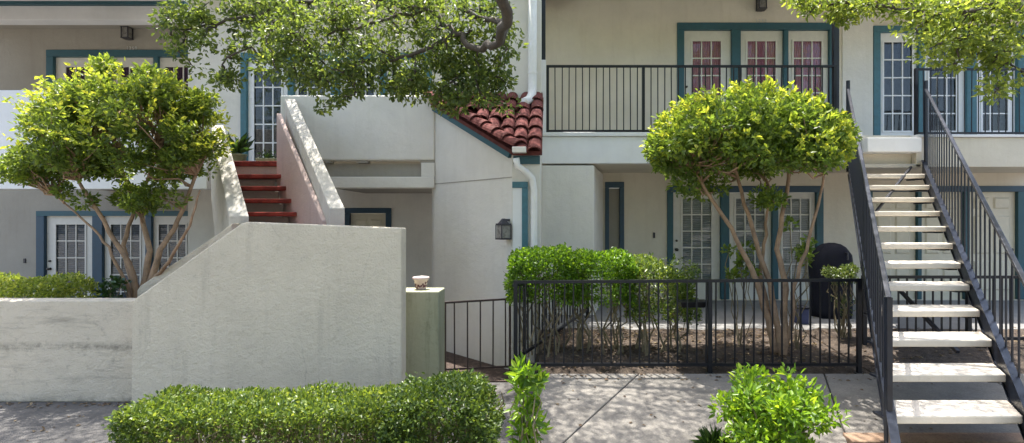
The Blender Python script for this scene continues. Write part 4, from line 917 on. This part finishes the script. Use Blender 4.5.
# ------------------------------------------------------------------ shade trees reaching in from above, plus added unseen clumps that block light
def shade_tree(label, trunk, limbs, regions, leaf, mat, shade_canopy, sky_block=(), nl=46):
    t = thing('shade_tree', trunk[0], label, 'tree'); mb = MB()
    mb.tube(trunk, np.linspace(.2, .12, len(trunk)), 10)
    segs = []
    for pts, r0, r1 in limbs:
        fine = []
        pts = [Vector(p) for p in pts]
        for i in range(len(pts) - 1):
            for q_ in range(4): fine.append(pts[i].lerp(pts[i+1], q_ / 4) + Vector(rng.normal(size=3) * .02))
        fine.append(pts[-1]); k = len(fine); mb.tube(fine, [r0 + (r1 - r0) * i / (k - 1) for i in range(k)], 8); segs += fine
    cl = []; rad = []
    for x0, x1, y0, y1, Ya, Yb, n, r in regions:
        for _ in range(n):
            cl.append(P(rng.uniform(x0, x1), rng.uniform(y0, y1), rng.uniform(Ya, Yb))); rad.append(r * rng.uniform(.7, 1.3))
    for x0, x1, y0, y1, z0, z1, n, r in shade_canopy:  # unseen canopy above the frame, added to shade what lies below
        for _ in range(n):
            cl.append(Vector((rng.uniform(x0, x1), rng.uniform(y0, y1), rng.uniform(z0, z1)))); rad.append(r * rng.uniform(.7, 1.3))
    nodes = list(segs)
    for ce in sorted(cl, key=lambda c_: min((c_ - s_).length for s_ in segs)):
        b_ = min(nodes, key=lambda s_: (s_ - ce).length); pts = wander(b_, ce, 4, .07); mb.tube(pts, [.013, .011, .009, .006, .004], 5); nodes += [Vector(q_) for q_ in pts[2:]]
    mb.build('trunk', M['bark_dark'], t, smooth=True)
    p, a = clump_leaves(cl, rad, nl, flat=.7, up=-.1)
    L = rng.uniform(.7, 1.3, len(p)) * leaf
    for x0, x1, y0, y1, z0, z1, n, r, lf in sky_block:  # unseen clumps behind the camera, added to block sky and darken reflections
        c2 = np.stack([rng.uniform(x0, x1, n), rng.uniform(y0, y1, n), rng.uniform(z0, z1, n)], 1); q2, b2_ = clump_leaves(c2, [r] * n, 60)
        p = np.concatenate([p, q2]); a = np.concatenate([a, b2_]); L = np.concatenate([L, rng.uniform(.7, 1.3, len(q2)) * lf])
    link_leaves('crown', leaf_mesh('crown', p, a, L, .46, mat, WPOS[t.name], rng.beta(1.7, 2.3, len(p)), .3), t)
    return t
shade_tree('dark-limbed shade tree spreading over the stucco stair and red roof, with added unseen clumps', [(-1.2, -1.6, -.62), (-1.15, -1.5, .8), (-1.2, -1.2, 2.2), (-1.2, -.8, 3.4)],
    [([(-1.2, -.8, 3.3), (-1.0, .9, 3.5), (-.75, 2.6, 3.55), P(508, 8, 4.3), P(500, 44, 5.6), P(478, 46, 5.9), P(455, 34, 6.0), P(440, 18, 6.1), P(420, 10, 6.2), P(380, 22, 6.2), P(330, 34, 6.3)], .06, .012),
     ([P(455, 34, 6.0), P(425, 52, 6.1), P(395, 58, 6.2), P(350, 62, 6.3)], .03, .01), ([P(500, 44, 5.6), P(502, 22, 5.8), P(480, 18, 6.0), P(462, 10, 6.1)], .045, .02),
     ([P(420, 10, 6.2), P(360, -10, 6.4), P(290, 5, 6.5), P(230, 20, 6.5), P(185, 30, 6.5)], .035, .01), ([P(290, 5, 6.5), P(250, 45, 6.4), P(222, 65, 6.4)], .02, .008),
     ([(-1.2, -.8, 3.4), (-2.2, .8, 4.4), (-3.0, 2.5, 4.9), (-3.8, 4.2, 5.2), (-4.8, 5.6, 5.6)], .09, .03), ([(-2.2, .8, 4.4), (-4.0, 2.6, 4.9), (-5.4, 4.4, 5.3), (-6.4, 5.8, 5.6)], .06, .02)],
    [(262, 400, 0, 70, 5.9, 6.7, 62, .2), (230, 330, -8, 45, 6.0, 6.8, 26, .19), (290, 395, 60, 92, 6.0, 6.6, 22, .15), (385, 512, -8, 50, 5.9, 6.5, 40, .17), (395, 470, 40, 95, 6.0, 6.5, 22, .15),
     (165, 262, 0, 30, 6.3, 6.7, 20, .17), (170, 225, 25, 70, 6.3, 6.7, 8, .13), (205, 240, 45, 84, 6.3, 6.6, 6, .11), (440, 510, 50, 108, 6.0, 6.5, 38, .13), (318, 345, 90, 110, 6.1, 6.4, 3, .10)],
    .058, L_oak, [(-6.4, -3.9, 5.0, 7.1, 5.3, 6.2, 140, .33), (-2.0, -.7, 3.7, 5.3, 4.4, 5.2, 24, .24), (-5.2, -2.6, 7.0, 9.2, 5.65, 6.2, 190, .28), (-1.8, .1, 7.4, 9.2, 5.8, 6.4, 85, .26)],
    [(-7, 6, -7, .5, 4.6, 8.5, 130, .8, .16), (-14, 12, -11, -4, 2.6, 11, 420, 1.0, .24)], 66)
shade_tree('bright-leaved shade tree overhanging the steel stair', [(8.2, 5.2, -.62), (8.1, 5.2, .8), (7.9, 5.3, 2.4), (7.6, 5.4, 3.6)],
    [([(7.6, 5.4, 3.5), P(1080, -12, 6.2), P(1010, 6, 6.2), P(950, 14, 6.2), P(900, 10, 6.2), P(850, 2, 6.3), P(805, 6, 6.4)], .06, .01), ([P(1080, -12, 6.2), P(1040, 40, 6.1), P(1010, 62, 6.1)], .03, .01),
     ([(7.6, 5.4, 3.6), (6.0, 5.2, 4.6), (4.2, 5.4, 5.0), (2.5, 6.0, 5.1), (.8, 6.6, 5.4), (-.8, 6.8, 5.6)], .08, .02)],
    [(915, 1030, -6, 50, 5.8, 6.6, 62, .19), (890, 1000, 0, 40, 5.9, 6.5, 20, .17), (930, 985, 45, 68, 6.0, 6.4, 10, .12), (990, 1030, 50, 92, 5.9, 6.3, 12, .14), (790, 900, -10, 14, 6.1, 6.6, 26, .14), (785, 850, 5, 22, 6.2, 6.5, 8, .10)],
    .062, L_pale, [(3.5, 7.0, 5.4, 7.9, 5.0, 5.9, 125, .33), (1.9, 3.9, 4.6, 6.1, 5.0, 5.7, 85, .3), (5.0, 8.5, 3.8, 6.6, 4.4, 5.6, 50, .33), (-.6, 4.0, 8.5, 9.5, 6.0, 6.6, 100, .3), (-1.0, 2.2, 5.2, 7.0, 5.3, 6.0, 190, .3)])

# ------------------------------------------------------------------ fallen leaves on beds and walkway
def litter(name, label, boxes, zf, size):
    P_ = []
    for x0, x1, y0, y1, n in boxes:
        x = rng.uniform(x0, x1, n); y = rng.uniform(y0, y1, n); P_.append(np.stack([x, y, np.array([zf(a, b) for a, b in zip(x, y)])], 1))
    p = np.concatenate(P_); ax = rng.normal(size=p.shape); ax[:, 2] = np.abs(ax[:, 2]) * .12
    me = leaf_mesh(name, p, ax, rng.uniform(.6, 1.3, len(p)) * size, .5, L_litter, (0, 0, 0), rng.random(len(p)), 3.0)
    o = bpy.data.objects.new(name, me); C.objects.link(o); tag(o, label, 'leaf litter'); o['kind'] = 'stuff'
L_litter = leaf_mat('dry leaf', LG((.05, .03, .018), (.11, .07, .04), (.18, .13, .08), (.28, .22, .14)), .15, .8)
litter('leaf_litter', 'dry brown leaves scattered over the bed behind picket fence', [(-.1, 3.4, 6.05, 7.65, 1500), (3.6, 7.5, 6.05, 7.65, 500)], lambda x, y: zr(y) + .045, .045)
litter('leaf_litter', 'sparse dry leaves lying along the concrete walkway', [(.0, 4.5, 5.75, 5.95, 90), (.0, 4.4, 4.6, 5.9, 60)], lambda x, y: zr(y) + .026, .04)
litter('leaf_litter', 'dry leaves drifted at the base of the low garden wall', [(-6.5, -4.4, 5.95, 6.13, 90), (-6.5, -3.6, 4.6, 6.0, 60)], lambda x, y: ZL + .006, .045)
